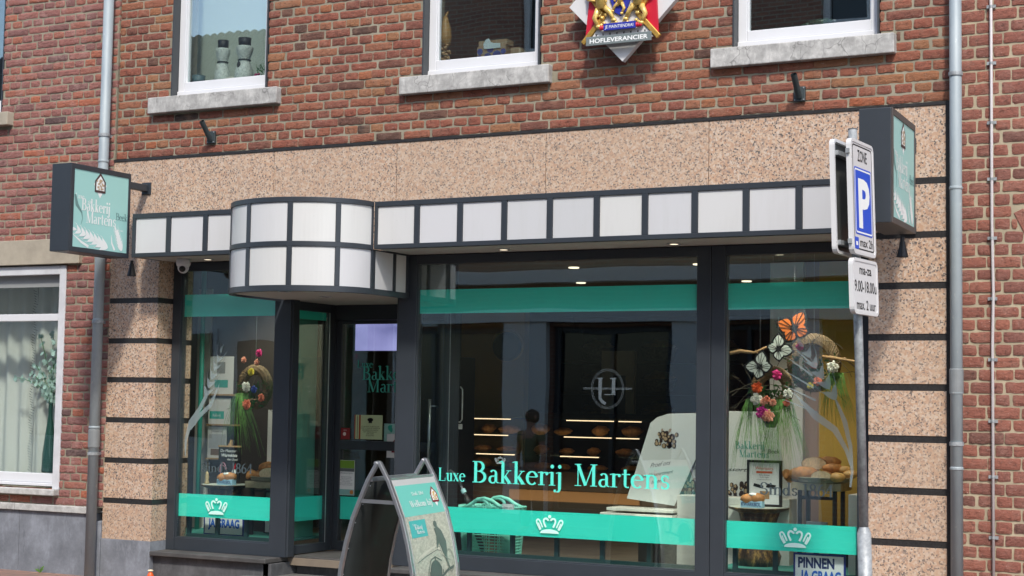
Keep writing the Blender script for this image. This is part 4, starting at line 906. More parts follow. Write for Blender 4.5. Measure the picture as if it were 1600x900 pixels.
flag('flagpole holder below the leftmost upper window',-7.487,3.235,.0); flag('flagpole holder below the rightmost upper window',-3.035,3.225,0.0)
# a cracked stone patch on the sill and a small orange vase on the pavement
t=thing('orange_bottle','small orange bottle with a pale cap standing on the pavement by the granite pillar','bottle',(-7.845,-.10,-.005))
MB().lathe([(.022,0),(.026,.01),(.026,.045),(.016,.068),(.012,.075)],n=18).build('bottle_body',mat('orange_plastic',(.65,.10,.015),.4),t,smooth=True); MB().ell((0,0,.085),.021,.021,.008).build('cap',mat('cream_cap',(.7,.6,.42),.5),t,smooth=True)
wd=thing('weed','small green weed growing at the foot of the blue stone plinth','plant',(-8.93,-.07,-.005)); m=MB(); rnd=random.Random(2)
for i in range(16):
    a=rnd.uniform(0,2*PI); L=rnd.uniform(.03,.07); leaf(m,F((0,0,0),(math.cos(a),math.sin(a)*.6-.2,.5+rnd.random()),(0,-.3,1)),0,0,0,L,.014,0)
m.build('leaves',mat('weed_green',(.12,.28,.05),.6),wd)

# ---------------------------------------------------------------- parking sign post
PS=thing('parking_sign','grey street post with blue P zone plates and a time plate by the right pillar','street sign',(-2.283,-1.25,0)); 
ax=Vector((-.0695,0,2.28)).normalized(); T=lambda z: Vector((ax.x/ax.z*(z-.485),0,z))
MB().tube([T(-.2),T(.70)],.035,24).tube([T(.70),T(.73)],[.035,.0235],24,False).tube([T(.73),T(2.767)],.0228,24).build('pole',M_galv,PS,smooth=True)
MB().tube([T(2.7675),T(2.773)],.0238,20).build('pole_cap',mat('dark_cap',(.1,.11,.12),.5),PS)
def plate(nm,lab,z0,z1,w,ang,side,back=False,mm=None):
    c=T((z0+z1)/2); ux=Vector((math.sin(ang),math.cos(ang),0)) # runs away from the viewer
    f=F(c,ux,ax); off=.045*side if side>0 else -.062
    hw=w/2; hh=(z1-z0)/2; o=MB()
    def rr(x0,x1,y0,y1,r,n=4):
        P=[]
        for cx,cy,a0 in ((x1-r,y0+r,-90),(x1-r,y1-r,0),(x0+r,y1-r,90),(x0+r,y0+r,180)):
            for i in range(n+1): a=R(a0+90*i/n); P.append((cx+r*math.cos(a),cy+r*math.sin(a)))
        return P
    o.poly(f,rr(-hw,hw,-hh,hh,.03),off-.001,.002,False); p=o.build(nm,M_galv if back else M_signw,PS,lab)
    rim=MB(); A=rr(-hw-.004,hw+.004,-hh-.004,hh+.004,.034); B=rr(-hw+.012,hw-.012,-hh+.012,hh-.012,.02); n=len(A)
    d0,d1=(off-.022,off+.004) if side>0 else (off-.004,off+.022)
    vs=[[rim.b.verts.new(f.p(*q,d)) for q in L] for L,d in ((A,d0),(A,d1),(B,d1),(B,d0))]
    for a_,b_ in ((0,1),(1,2),(2,3),(3,0)):
        for i in range(n): rim._f([vs[a_][i],vs[a_][(i+1)%n],vs[b_][(i+1)%n],vs[b_][i]])
    rim.build('rim',M_signw,p,bevel=0); return p,f,off,hw,hh,rr
A0=R(3.2)
p,f,off,hw,hh,rr=plate('zone_plate','white zone plate with a blue P panel',2.112,2.695,.345,A0,1)
d=off+.0015
m=MB(); 
o=rr(-hw+.022,hw-.022,-hh+.022,hh-.022,.02); i_=rr(-hw+.029,hw-.029,-hh+.029,hh-.029,.017); 
for k in range(len(o)): m.poly(f,[o[k],o[(k+1)%len(o)],i_[(k+1)%len(o)],i_[k]],d,auto=False)
sans(m,f,'ZONE',0,.188,.060,'CENTER',d=d+.0003,maxw=.145,bold=.02); sans(m,f,'max 2h',-.070,-.250,.044,d=d+.0003,maxw=.20,bold=.02); m.build('black_print',M_ink,p)
m=MB(); m.poly(f,rr(-.132,.132,-.192,.155,.015),d,.0006,False); m.rect(f,-.147,-.09,-.268,-.208,d,.0006); m.build('blue_panel',M_blue,p)
m=MB(); o=rr(-.125,.125,-.184,.147,.012); i_=rr(-.118,.118,-.176,.139,.009)
for k in range(len(o)): m.poly(f,[o[k],o[(k+1)%len(o)],i_[(k+1)%len(o)],i_[k]],d+.0009,auto=False)
sans(m,f,'P',-.088,-.145,.245,d=d+.0009,maxw=.175,bold=.05); m.rect(f,-.132,-.104,-.25,-.23,d+.0009); m.build('white_print',M_wh,p)
p2,*_=plate('zone_plate','back of the second zone plate, dark grey with a white rim',2.118,2.70,.345,A0,-1,back=True)
m=MB(); m.fbox(F(T(2.41),(math.sin(A0),math.cos(A0),0),ax),-.160,.160,-.278,.278,-.0600,-.0590); m.build('plate_back',mat('dark_plate_back',(.075,.08,.075),.35,.2,(4,.3)),p2)
for z in (2.63,2.17): 
    m=MB()
    ff=F(T(z),(math.sin(A0),math.cos(A0),0),ax); m.fbox(ff,-.19,.19,-.012,.012,.024,.042); m.fbox(ff,-.16,.16,-.012,.012,-.0585,-.024); m.lathe([(.0255,-.015),(.03,-.014),(.03,.014),(.0255,.015)],T(z),20); m.build('clamp',M_galv,PS)
p3,f,off,hw,hh,rr=plate('time_plate','small white plate with the parking hours',1.808,2.085,.345,R(5),1)
m=MB(); d=off+.0018; sans(m,f,'ma-za',0,.064,.048,'CENTER',d=d,maxw=.17,bold=.025); sans(m,f,'9.00-18.00u',0,-.026,.058,'CENTER',d=d,maxw=.31,bold=.02); sans(m,f,'max. 2 uur',0,-.116,.050,'CENTER',d=d,maxw=.27,bold=.02); m.build('black_print',M_ink,p3)
for z in (2.05,1.845): 
    m=MB()
    ff=F(T(z),(math.sin(R(5)),math.cos(R(5)),0),ax); m.fbox(ff,-.12,.12,-.012,.012,.024,.042); m.lathe([(.0255,-.015),(.03,-.014),(.03,.014),(.0255,.015)],T(z),20); m.build('clamp',M_galv,PS)

# ---------------------------------------------------------------- A-board
AB=thing('pavement_board','curved aluminium pavement A-board with a welcome poster in front of the shop door','sign',(-4.785,-1.655,0))
ru=Vector((-.152,.988,0)); pu=Vector((.988,.152,0))
AF=lambda p,z,r: pu*p+Vector((0,0,z))+ru*r
PR=[(.006,.995),(.060,.90),(.102,.80),(.142,.70),(.180,.56),(.208,.42),(.222,.28),(.228,.12),(.230,-.02)]
for sg in (1,-1):
    for r in (-.332,.332):
        m=MB(); 
        for w_,o_ in ((.018,-.009),(.018,.011)):
            P_=[AF(sg*(p),z,r) for p,z in PR]; 
        for (p0,z0),(p1,z1) in zip(PR,PR[1:]):
            a_,b_=AF(sg*p0,z0,r),AF(sg*p1,z1,r); e_=(b_-a_).normalized()*.003; m.bar(a_-e_,b_+e_,.032,.020,upv=tuple(ru.cross((b_-a_).normalized())))
        m.build('frame_leg',M_alu,AB,bevel=.003)
    # panel follows the curve
    b=bmesh.new(); rows=[]
    for p,z in [(.052,.905)]+[q for q in PR[2:]]:
        rows.append([b.verts.new(AF(sg*p,z,r)) for r in (-.318,.318)])
    for a_,c_ in zip(rows,rows[1:]): b.faces.new([a_[0],a_[1],c_[1],c_[0]])
    me=bpy.data.meshes.new('panel'); b.to_mesh(me); b.free(); o=link('back_panel',me,mat('dark_grey_sheet',(.020,.024,.023),.6,.0,(3,.3)),AB,'dark inner panel' if sg<0 else None,smooth=True); sm=o.modifiers.new('t','SOLIDIFY'); sm.thickness=.004
    m=MB(); m.bar(AF(sg*.052,.905,-.32),AF(sg*.052,.905,.32),.02,.024); m.build('top_rail',M_alu,AB,bevel=.002)
m=MB(); m.tube([AF(-.016,.995,-.345),AF(-.016,.995,-.319)],.009); m.tube([AF(.0,.995,-.345),AF(.0,.995,-.319)],.012); m.tube([AF(0,.995,.319),AF(0,.995,.345)],.012)
for r in (-.332,.332): m.bar(AF(-.105,.79,r),AF(.105,.785,r),.006,.02)
for sg in (-1,1):
    for p,z in PR[1:8]: m.ell(AF(sg*p-sg*.004,z-.03,-.312),.004,.004,.004,6,5)
m.build('hinge_and_stay',M_alu,AB)
# poster, printed on a curved sheet: coordinates (u across 0..1 from the near edge, v down in metres)
def curvept(v):
    L=0
    for (p0,z0),(p1,z1) in zip(PR[1:],PR[2:]):
        s_=math.hypot(p1-p0,z1-z0)
        if L+s_>=v: t=(v-L)/s_; return p0+(p1-p0)*t,z0+(z1-z0)*t
        L+=s_
    return PR[-1]
def onposter(x,y,d):   # x 0..0.62 m, y = metres down from the top
    y=y*.72; p,z=curvept(y); p1,z1=curvept(y+.01); n=Vector((-(z1-z),(p1-p))).normalized(); 
    return AF(p+n.x*(.006+d),z+n.y*(.006+d),-.31+x)
def psheet(name,x0,x1,y0,y1,d,m_,par,n=14):
    b=bmesh.new(); rows=[]
    for j in range(n+1):
        y=y0+(y1-y0)*j/n; rows.append([b.verts.new(onposter(x,y,d)) for x in (x0,x1)])
    for a_,c_ in zip(rows,rows[1:]): b.faces.new([a_[0],a_[1],c_[1],c_[0]])
    me=bpy.data.meshes.new(name); b.to_mesh(me); b.free(); return link(name,me,m_,par,smooth=True)
def pwarp(mb,name,m_,par,d):   # drawn flat with y up (0 = top edge, negative down)
    for v in mb.b.verts: v.co=onposter(v.co.x,max(.0,-v.co.z),d-v.co.y)
    return mb.build(name,m_,par,fix=False)
PF=F((0,0,0))
po=psheet('poster',.0,.62,.0,1.25,.0,mat('poster_grey_white',(.50,.52,.50),.3,0,(3,.06)),AB); po['label']='welcome poster with a teal header above an old photograph of a baker with a delivery cycle'
psheet('teal_header',.012,.60,.048,.292,.0012,mat('poster_teal',(.16,.55,.46),.3),po)
s=NT('old_photograph'); n1=s.noise(34,4,.7,(1,1,2.2)); s.set(s.ramp(n1,[(.3,(.30,.32,.25)),(.55,(.48,.50,.40)),(.75,(.62,.64,.52))]),.3); psheet('photo_print',.012,.60,.2925,1.22,.0012,s.m,po)
psheet('teal_label',.04,.27,.325,.455,.0022,mat('poster_label_teal',(.06,.45,.42),.3),po)
m=MB(); serif(m,PF,'Sinds 1864',.20,-.135,.028,.17,0); serif(m,PF,'Welkom bij',.13,-.225,.05,.32,0); serif(m,PF,'Luxe',.08,-.365,.018,.05,.0008); serif(m,PF,'Bakkerij',.10,-.395,.03,.11,.0008); serif(m,PF,'Martens',.115,-.430,.03,.11,.0008); pwarp(m,'poster_lettering',M_wh,po,.0026)
a,b_,c=MB(),MB(),MB(); warrant(a,b_,c,PF,.515,-.155,.14,0); pwarp(a,'crest_white',M_wh,po,.0022); pwarp(b_,'crest_outline',_m['crest_dark_red'],po,.0022); pwarp(c,'crest_gold',_m['crest_yellow'],po,.0022)
dk=mat('photo_dark_tone',(.10,.14,.12),.4); md=mat('photo_mid_tone',(.24,.28,.23),.4); lt=mat('photo_light_tone',(.60,.62,.50),.4)
m=MB(); m.poly(PF,[(.05,-.64),(.08,-.60),(.20,-.565),(.36,-.53),(.42,-.55),(.43,-.62),(.47,-.74),(.45,-.95),(.40,-1.0),(.08,-1.0)],0); pwarp(m,'cart_print',lt,po,.0022)
m=MB(); m.poly(PF,[(.215,-.84)]+[(.30+.085*math.cos(R(a)),-.735+.09*math.sin(R(a))) for a in range(180,-1,-15)]+[(.385,-.84)],0); m.ribbon(PF,[(.17,-.84),(.19,-.72),(.24,-.64),(.31,-.62),(.40,-.66)],.008,0); m.ribbon(PF,[(.05,-.64),(.2,-.60),(.36,-.57),(.42,-.59)],.004,0)
for i in range(9): m.rect(PF,.205+i*.024,.217+i*.024,-.655-.10*abs(i-4)/4,-.625-.10*abs(i-4)/4,.0004)
m.ribbon(PF,[(.2,-.84),(.33,-.80),(.47,-.74),(.57,-.72)],.02,0); pwarp(m,'cart_detail_print',dk,po,.0030)
m=MB(); m.disc(PF,.40,-.375,.026,0); m.poly(PF,[(.37,-.41),(.42,-.395),(.47,-.43),(.51,-.52),(.50,-.60),(.44,-.61),(.40,-.52),(.37,-.56),(.355,-.55),(.38,-.47)],0); m.poly(PF,[(.44,-.58),(.50,-.56),(.49,-.66),(.52,-.74),(.50,-.745),(.46,-.66)],0); pwarp(m,'rider_print',dk,po,.0030)
m=MB()
for cx,cy,r_ in ((.53,-.67,.085),): m.ribbon(PF,[(cx+.05*math.cos(a*PI/16),cy+r_*math.sin(a*PI/16)) for a in range(33)],.007,0)
m.ribbon(PF,[(.36,-.545),(.40,-.55),(.42,-.62),(.53,-.67)],.008,0); pwarp(m,'wheel_print',md,po,.0034)

# ---------------------------------------------------------------- things in the upper windows
def hourglass(label,x,s_,z):
    t=thing('head_vase',label,'vase',(x-.187,.22,z)); 
    MB().lathe([(.058*s_,0),(.066*s_,.02),(.064*s_,.07),(.045*s_,.13),(.036*s_,.155),(.040*s_,.175),(.056*s_,.22),(.060*s_,.25),(.056*s_,.262)],n=24).build('vase_body',mat('speckled_grey_ceramic',(.58,.62,.56),.6,0,(60,.3)),t,smooth=True)
    MB().lathe([(.036*s_,.262),(.042*s_,.272),(.045*s_,.325),(.041*s_,.325),(.036*s_,.28)],n=20).build('neck',M_black,t,smooth=True)
    MB().torus(F((0,0,.158),(1,0,0),(0,1,0)),.041*s_,.006,22,6).build('cord',mat('dark_cord',(.05,.06,.055),.7),t); MB().ell((-.01,-.05*s_,.115),.016,.008,.028).build('tag',M_black if s_>1.05 else mat('pale_tag',(.55,.57,.5),.6),t,smooth=True)
ZW=3.563+.119
hourglass('smaller of the two waisted grey vases in the leftmost upper window',-7.39,.92,ZW); hourglass('larger of the two waisted grey vases in the leftmost upper window',-7.19,1.08,ZW)
t=thing('planter','low teal grey pot in the corner of the leftmost upper window','pot',(-7.80,.22,ZW)); MB().lathe([(.045,0),(.052,.075),(.048,.075),(.042,.01)],n=24).build('pot',mat('teal_grey_ceramic',(.10,.16,.17),.5),t,smooth=True)
t=thing('pebble','pale flat stone lying between the two vases','stone',(-7.484,.20,ZW)); MB().ell((0,0,.02),.055,.03,.022,jit=.15).build('stone',mat('pale_stone',(.5,.5,.42),.7),t,smooth=True)
t=thing('potted_flowers','small pink flowering plant at the edge of the leftmost upper window','plant',(-7.20,.22,ZW)); m=MB(); rnd=random.Random(6)
for i in range(60): leaf(m,F((rnd.uniform(-.06,.05),rnd.uniform(-.03,.03),rnd.uniform(.0,.10)),(rnd.uniform(-1,1),rnd.uniform(-1,1),rnd.uniform(0,1)),(0,0,1)),0,0,0,.03,.014,0)
m.build('leaves',M_leaf2,t); m=MB(); 
for i in range(5): m.ell((-.05+rnd.uniform(-.03,.03),-.03,.02+rnd.uniform(0,.02)),.01,.01,.008)
m.build('flower',mat('magenta_petal',(.45,.02,.14),.6),t,smooth=True)
ZW2=3.545+.119
t=thing('gnome_ornament','yellow-brown gourd shaped ornament at the left of the middle upper window','ornament',(-5.655,.22,ZW2))
MB().lathe([(.02,.12),(.04,.15),(.046,.20),(.038,.26),(.022,.31),(.014,.34)],n=18).tube([(.0,0,.33),(.008,0,.355),(.02,0,.375)],[.014,.010,.003],10).build('gourd_body',mat('ochre_ceramic',(.36,.21,.07),.5,0,(10,.2)),t,smooth=True)
m=MB(); rnd=random.Random(4)
for i in range(30): m.ell((rnd.uniform(-.025,.03),rnd.uniform(-.03,.02),.01+i*.0045),.014,.012,.010,7,5,.4,seed=i)
m.build('coral_base',mat('tan_coral',(.42,.28,.14),.7),t)
t=thing('tissue_box','brown cardboard tissue box with blue dots in the middle upper window','box',(-5.27,.24,ZW2)); 
m=MB(); m.box(-.115,.105,-.05,.06,0,.095); m.box(-.105,.115,-.045,.055,.095,.135); m.build('carton',mat('kraft_cardboard',(.30,.22,.13),.8),t,bevel=.003)
m=MB(); ff=F((0,-.0505,0)); 
for x,z,r in ((-.095,.012,.025),(-.03,.018,.03),(.04,.028,.032),(-.09,.06,.022),(-.01,.072,.026),(.09,.05,.02),(.09,.012,.018)): m.disc(ff,x,z,r,0)
m.build('blue_dots',mat('dot_blue',(.02,.05,.22),.7),t)
m=MB(); m.poly(F((0,-.054,0)),[(-.055,.075),(.07,.075),(.07,.105),(.02,.11),(-.005,.12),(-.02,.145),(-.04,.14),(-.06,.11)],0,.006); m.build('tissue',mat('pale_tissue',(.50,.62,.62),.8),t)
t=thing('small_carton','small open tan carton behind the tissue box','box',(-5.10,.25,ZW2)); MB().box(-.04,.03,-.03,.04,0,.075).build('carton',_m['kraft_cardboard'],t); MB().box(.031,.045,-.045,.04,0,.06).build('flap',mat('pale_flap',(.5,.42,.28),.8),t)
t=thing('cordless_drill','dark green cordless drill lying in the rightmost upper window','drill',(-2.985,.22,ZW2+.01)); MB().tube([(-.06,0,.03),(.06,0,.035)],[.022,.024],14).tube([(.0601,0,.035),(.085,0,.037)],[.015,.012],12).tube([(-.045,0,.03),(-.10,-.02,.01)],[.017,.02],10).build('drill_body',mat('dark_green_plastic',(.02,.06,.035),.4),t,smooth=True); MB().tube([(.086,0,.037),(.108,0,.038)],[.009,.006],10).build('chuck',M_galv,t,smooth=True)

# ---------------------------------------------------------------- window displays
def stump(label,x,y,h,z=.312,r=.13):
    t=thing('log_pedestal',label,'pedestal',(x,y,z)); 
    s_=NT('bark_'+str(int(abs(x)*10))); nn=s_.noise(16,6,.8,(1,1,.4)); s_.set(s_.ramp(nn,[(.40,(.018,.010,.006)),(.52,(.10,.05,.02)),(.60,(.45,.25,.07)),(.7,(.12,.07,.03))]),.35); s_.bump(nn,.8,.02)
    MB().lathe([(r*1.02,0),(r*1.05,.06),(r*.85,.16),(r*.82,h*.75),(r*.95,h-.03)],n=36,jit=.22).build('trunk',s_.m,t,smooth=True)
    MB().lathe([(r*.95,h-.032),(r*1.45,h-.008),(r*1.5,h),(r*1.48,h+.002)],n=40,jit=.12).build('plank_top',s_.m,t,smooth=False)
    MB().lathe([(r*1.42,h+.0025),(r*1.42,h+.004)],n=40,jit=.12).build('cut_face',mat('pale_cut_wood',(.42,.46,.40),.6,0,(20,.15)),t); return t
stump('dark gilded log pedestal in the right shop window',-3.535,.72,.37); stump('dark gilded log pedestal in the left shop window',-7.73,.60,.365,r=.125)
def loafpack(label,x,y,z,w):
    t=thing('quark_bun_pack',label,'bread',(x,y,z)); MB().box(-w/2,w/2,-.03,.03,0,.042).build('band',mat('pale_blue_band',(.30,.50,.62),.6),t,bevel=.004)
    m=MB(); sans(m,F((0,-.031,0)),'KWARKBOL',0,.010,.024,'CENTER',d=.001,maxw=w*.9,bold=.03); m.build('band_lettering',mat('navy_ink',(.01,.03,.13),.6),t)
    m=MB(); m.ell((-.03,0,.055),.05,.045,.032,jit=.15); m.ell((.03,.005,.06),.05,.045,.035,jit=.15,seed=4); m.build('bun',M_crust,t,smooth=True); MB().ell((.01,-.015,.083),.03,.02,.012,jit=.3).build('sugar',M_wh,t,smooth=True)
loafpack('buns in a pale blue KWARKBOL band on the right log pedestal',-3.53,.60,.6865,.145); loafpack('buns in a pale blue KWARKBOL band on the left log pedestal',-7.66,.52,.6815,.14)
t=thing('award_frame','black framed award notice standing on the right log pedestal','picture frame',(-3.505,.76,.686)); m=MB(); m.box(-.118,.118,-.012,.012,0,.016); m.box(-.118,.118,-.012,.012,.284,.30); m.box(-.118,-.102,-.012,.012,.0161,.2839); m.box(.102,.118,-.012,.012,.0161,.2839); m.build('frame',M_black,t,bevel=.002)
MB().box(-.1019,.1019,-.004,.006,.0161,.2839).build('sheet',M_paper,t); fA=F((0,-.0045,0)); m=MB(); sans(m,fA,'Winnaars',0,.238,.022,'CENTER',d=.0005,maxw=.12); m.rect(fA,-.055,.055,.215,.229,.0005); m.build('red_heading',mat('orange_red_ink',(.6,.10,.04),.6),t)
m=MB(); sans(m,fA,'Beste Bakker\nin de regio',0,.20,.010,'CENTER',d=.0005); sans(m,fA,'Limburgse vlaai en brood nr. 1',0,.172,.006,'CENTER',d=.0005); m.poly(fA,[(-.07,.15),(-.005,.135),(-.01,.115),(-.075,.13)],.0006); m.poly(fA,[(.02,.15),(.08,.14),(.07,.115),(.01,.125)],.0006); m.build('print',M_ink,t); MB().rect(fA,-.03,.035,.05,.10,.0008).build('bread_photo',mat('photo_brown',(.35,.20,.09),.6),t)
t=thing('chalkboard','small chalkboard on a wooden peg easel standing on the left log pedestal','chalkboard',(-7.745,.66,.70)); MB().box(-.10,.10,-.006,.006,0,.26).build('board',M_black,t); m=MB(); m.box(-.105,.105,-.010,.010,.2605,.272); m.bar((0,.01,.26),(0,.02,.315),.02,.015); m.bar((-.02,.01,.27),(.0,.012,.30),.012); m.build('wooden_peg',M_wood,t)
m=MB(); fc=F((0,-.0065,0)); sans(m,fc,'De Meester',-.085,.222,.022,d=.0005,shear=.2,maxw=.15); sans(m,fc,'Warmkleis',0,.187,.024,'CENTER',d=.0005,shear=.2,maxw=.15,bold=.03); sans(m,fc,'den Stad',-.02,.16,.016,d=.0005,shear=.2,maxw=.10); m.build('chalk_lettering',M_wh,t)
m=MB(); m.ribbon(fc,[(-.055+.028*math.cos(a*PI/10),.09+.05*math.sin(a*PI/10)) for a in range(19)],.007); m.ribbon(fc,[(-.055+.015*math.cos(a*PI/10),.09+.03*math.sin(a*PI/10)) for a in range(17)],.005); m.build('pink_drawing',mat('pink_chalk',(.5,.25,.32),.7),t); m=MB(); m.poly(fc,[(.03,.09),(.065,.14),(.06,.09)],0); m.build('red_drawing',M_red,t); MB().disc(fc,.05,.075,.02).build('white_drawing',M_wh,t)
t=thing('figurine','small gilt figurine on the left log pedestal','figurine',(-7.845,.52,.682)); MB().lathe([(.018,0),(.02,.01),(.012,.03),(.018,.055),(.012,.07),(.014,.082),(.004,.095)],n=14).build('figure',mat('gilt_beige',(.5,.38,.2),.4,.3),t,smooth=True)
# racks of posters and teal pole on the left
t=thing('teal_pole','upright teal display pole in the left shop window','pole',(-8.15,.80,.2)); MB().tube([(.0,0,0),(0,0,2.15)],.019,16).build('pole',mat('pole_teal',(.03,.36,.28),.4),t,smooth=True)
t=thing('side_board','tall off-white side panel behind the teal pole in the left shop window','panel',(-8.25,.95,.2)); MB().box(-.06,.07,-.01,.01,0,2.0).build('panel',mat('offwhite_board',(.5,.5,.45),.7),t)
rk=thing('poster_rack','dark wall rack with thin wooden ledges holding posters in the left shop window','rack',(-7.98,.9,.3),world=True); MB().box(-8.13,-7.15,.9,.93,.3,2.1).build('backboard',mat('rack_brown',(.045,.035,.028),.7),rk)
m=MB(); 
for z in (1.365,1.13,.865): m.box(-8.12,-7.83,.84,.899,z-.012,z)
m.build('ledge',M_wood,rk)
for z0,z1,lab,x1 in ((1.366,1.66,'pale poster with a teal panel on the upper ledge of the rack',-7.88),(1.131,1.335,'white poster with a teal title block on the middle ledge of the rack',-7.90),(.866,1.11,'white poster with a loaf photograph on the lowest ledge of the rack',-7.93)):
    t=thing('poster',lab,'poster',((-8.11+x1)/2,.86,z0),world=True); MB().box(-8.11,x1,.855,.860,z0,z1).build('sheet',M_paper,t); ff=F((0,.8548,0))
    if z0>1.3: MB().rect(ff,-8.06,-7.93,z0+.05,z0+.11,0).build('teal_print',mat('rack_teal',(.05,.36,.30),.6),t); MB().rect(ff,-8.04,-7.96,z0+.16,z0+.25,0).build('grey_print',mat('rack_grey',(.25,.25,.23),.7),t)
    elif z0>1.1: MB().rect(ff,-8.10,-7.96,z0+.04,z0+.10,0).build('teal_print',mat('poster_block_teal',(.02,.42,.33),.6),t); m=MB(); serif(m,ff,'Bakkerij',-8.07,z0+.058,.022,.08,.0005); m.build('lettering',M_wh,t)
    else:
        m=MB(); sans(m,ff,'Desembrood',-8.02,z0+.2,.02,'CENTER',d=.0005,maxw=.11); m.build('lettering',M_ink,t); MB().rect(ff,-8.08,-7.96,z0+.02,z0+.07,.0).build('loaf_print',mat('loaf_photo',(.25,.16,.10),.7),t); MB().rect(ff,-8.10,-7.94,z0+.075,z0+.185,.0).build('grey_print',mat('pale_grey_print',(.5,.52,.55),.7),t)
t=thing('white_display_board','plain white display board leaning at the right of the left shop window','panel',(-7.36,.80,.32)); MB().box(-.13,.14,-.01,.01,0,.93).build('board',mat('display_white',(.62,.62,.60),.7),t)
def sign(label,loc,w,h,txt1,txt2,rot=0):
    t=thing('payment_sign',label,'sign',loc,rot); MB().box(-w/2,w/2,0,.008,0,h).build('back_card',mat('deep_blue_card',(.01,.03,.22),.5),t); ff=F((0,-.0008,0)); MB().rect(ff,-w/2+.012,w/2-.012,.012,h-.012,0,.0005).build('white_card',M_wh,t)
    m=MB(); sans(m,ff,txt1,-w/2+.028,h*.62,h*.27,d=.0012,maxw=w*.70,bold=.06); m.build('navy_lettering',_m['navy_ink'],t); m=MB(); sans(m,ff,txt2,-w/2+.05,h*.27,h*.27,d=.0012,maxw=w*.78,bold=.06); m.build('blue_lettering',mat('bright_blue_ink',(.0,.11,.55),.6),t); return t
sign('blue bordered card reading PINNEN JA GRAAG low in the right shop window',(-2.985,.262,.222),.325,.225,'PINNEN','JA GRAAG'); sign('blue bordered card reading PINNEN JA GRAAG low in the left shop window',(-7.60,.42,.311),.37,.225,'PINNEN','JA GRAAG')
# bread trays on black trestle tables
def table(label,x,y,w,z0,h):
    t=thing('display_table',label,'table',(x,y,z0)); MB().box(-w/2,w/2,-.12,.12,h-.05,h).build('table_top',mat('worn_cream_wood',(.33,.28,.18),.7,0,(12,.3)),t,bevel=.003)
    for sx in (-1,1):
        for sy in (-1,1): MB().box(sx*(w/2-.05)-.012,sx*(w/2-.05)+.012,sy*.09-.012,sy*.09+.012,0,h-.0501).build('leg',M_black,t)
    m=MB(); m.box(-w/2+.06,w/2-.06,-.098,-.082,h*.80,h*.84); m.build('cross_rail',M_black,t)
table('small trestle with black legs under the bread tray in the right shop window',-3.155,.86,.33,.312,.54); table('small trestle with black legs under the bread tray in the left shop window',-7.40,.72,.30,.312,.40)
def tray(label,x,y,z,a,b):
    t=thing('bread_tray',label,'tray',(x,y,z)); m=MB(); rnd=random.Random(1)
    m.lathe([(a*.86,0),(a,.03),(a*.985,.03),(a*.85,.004)],n=44,sy=b/a); 
    for k in range(44):
        an=2*PI*k/44; m.torus(F((a*.955*math.cos(an),b*.955*math.sin(an),.018),(-math.sin(an),math.cos(an),0)),.012,.0028,8,4)
    m.torus(F((0,0,.032),(1,0,0),(0,1,0)),a,.004,44,6,ry=b); m.build('pierced_rim',mat('old_silver',(.34,.31,.23),.5,.25),t); return t
tray('oval pierced metal tray on the trestle in the right shop window',-3.15,.84,.853,.205,.13); tray('oval pierced metal tray on the trestle in the left shop window',-7.38,.70,.713,.17,.11)
def bread(label,x,y,z,kind,s_=1,rz=0,tilt=0,name='bread_loaf'):
    t=thing(name,label,'bread',(x,y,z),rz)
    if kind=='half':   # cut loaf, crumb facing the street
        n=28; b=bmesh.new(); ff=MB(); prof=[]
        for i in range(n): a=2*PI*i/n; rx=.095*s_; rz_=.052*s_; prof.append((rx*math.cos(a),rz_*math.sin(a)*(1.0 if math.sin(a)>0 else .75)))
        m=MB(); rings=[]
        for d_,k in ((0,1),(.035,1.02),(.08,.9),(.105,.6),(.115,.25)): rings.append([m.b.verts.new((px*k,d_*s_,pz*k+.045*s_)) for px,pz in prof])
        for A_,B_ in zip(rings,rings[1:]):
            for k in range(n): m._f([A_[k],A_[(k+1)%n],B_[(k+1)%n],B_[k]])
        m._f(rings[-1]); m.build('crust',M_crust,t,smooth=True); c=MB(); c.poly(F((0,-.0005,.045*s_)),[(px*.96,pz*.95) for px,pz in prof],0,.002,False); c.build('crumb',M_crumb,t)
    elif kind=='roll': MB().ell((0,0,.034*s_),.062*s_,.055*s_,.036*s_,18,12,.12).build('crust',M_crust2,t,smooth=True)
    elif kind=='crois': MB().tube([(.09*s_*math.cos(a),.05*s_*math.sin(a)-.02,.03*s_+.012*math.sin(6*a)*s_) for a in [PI*i/12 for i in range(13)]],[.008+.03*s_*math.sin(PI*i/12)*(1+.15*(i%2)) for i in range(13)],12).build('crust',M_crust,t,smooth=True)
    else:
        rot=Matrix.Rotation(tilt,3,'Y'); MB().ell((0,0,.045*s_),.11*s_,.06*s_,.05*s_,22,12,.12,rot).build('crust',M_crust,t,smooth=True)
    return t
zt=.862
bread('croissant at the left end of the right bread tray',-3.325,.84,zt,'crois',.95,R(60)); bread('smooth brown loaf at the front left of the right bread tray',-3.245,.78,zt,'loaf',.95,.0); bread('halved loaf with its pale crumb forward, front centre of the right bread tray',-3.115,.725,zt,'half',.72)
bread('golden roll at the front right of the right bread tray',-3.02,.755,zt,'roll',.85); bread('large halved sourdough on top of the pile, right bread tray',-3.205,.86,zt+.065,'half',.90); bread('floured brown loaf at the top centre of the right bread tray',-3.13,.93,zt+.085,'loaf',.75,.3)
bread('round glossy loaf right of the top of the right bread tray',-3.08,.86,zt+.055,'loaf',.62,.4); bread('small roll at the right end of the right bread tray',-2.965,.86,zt+.02,'roll',.8); bread('roll wedged behind the golden roll on the right bread tray',-3.01,.88,zt+.05,'roll',.7)
zt=.722
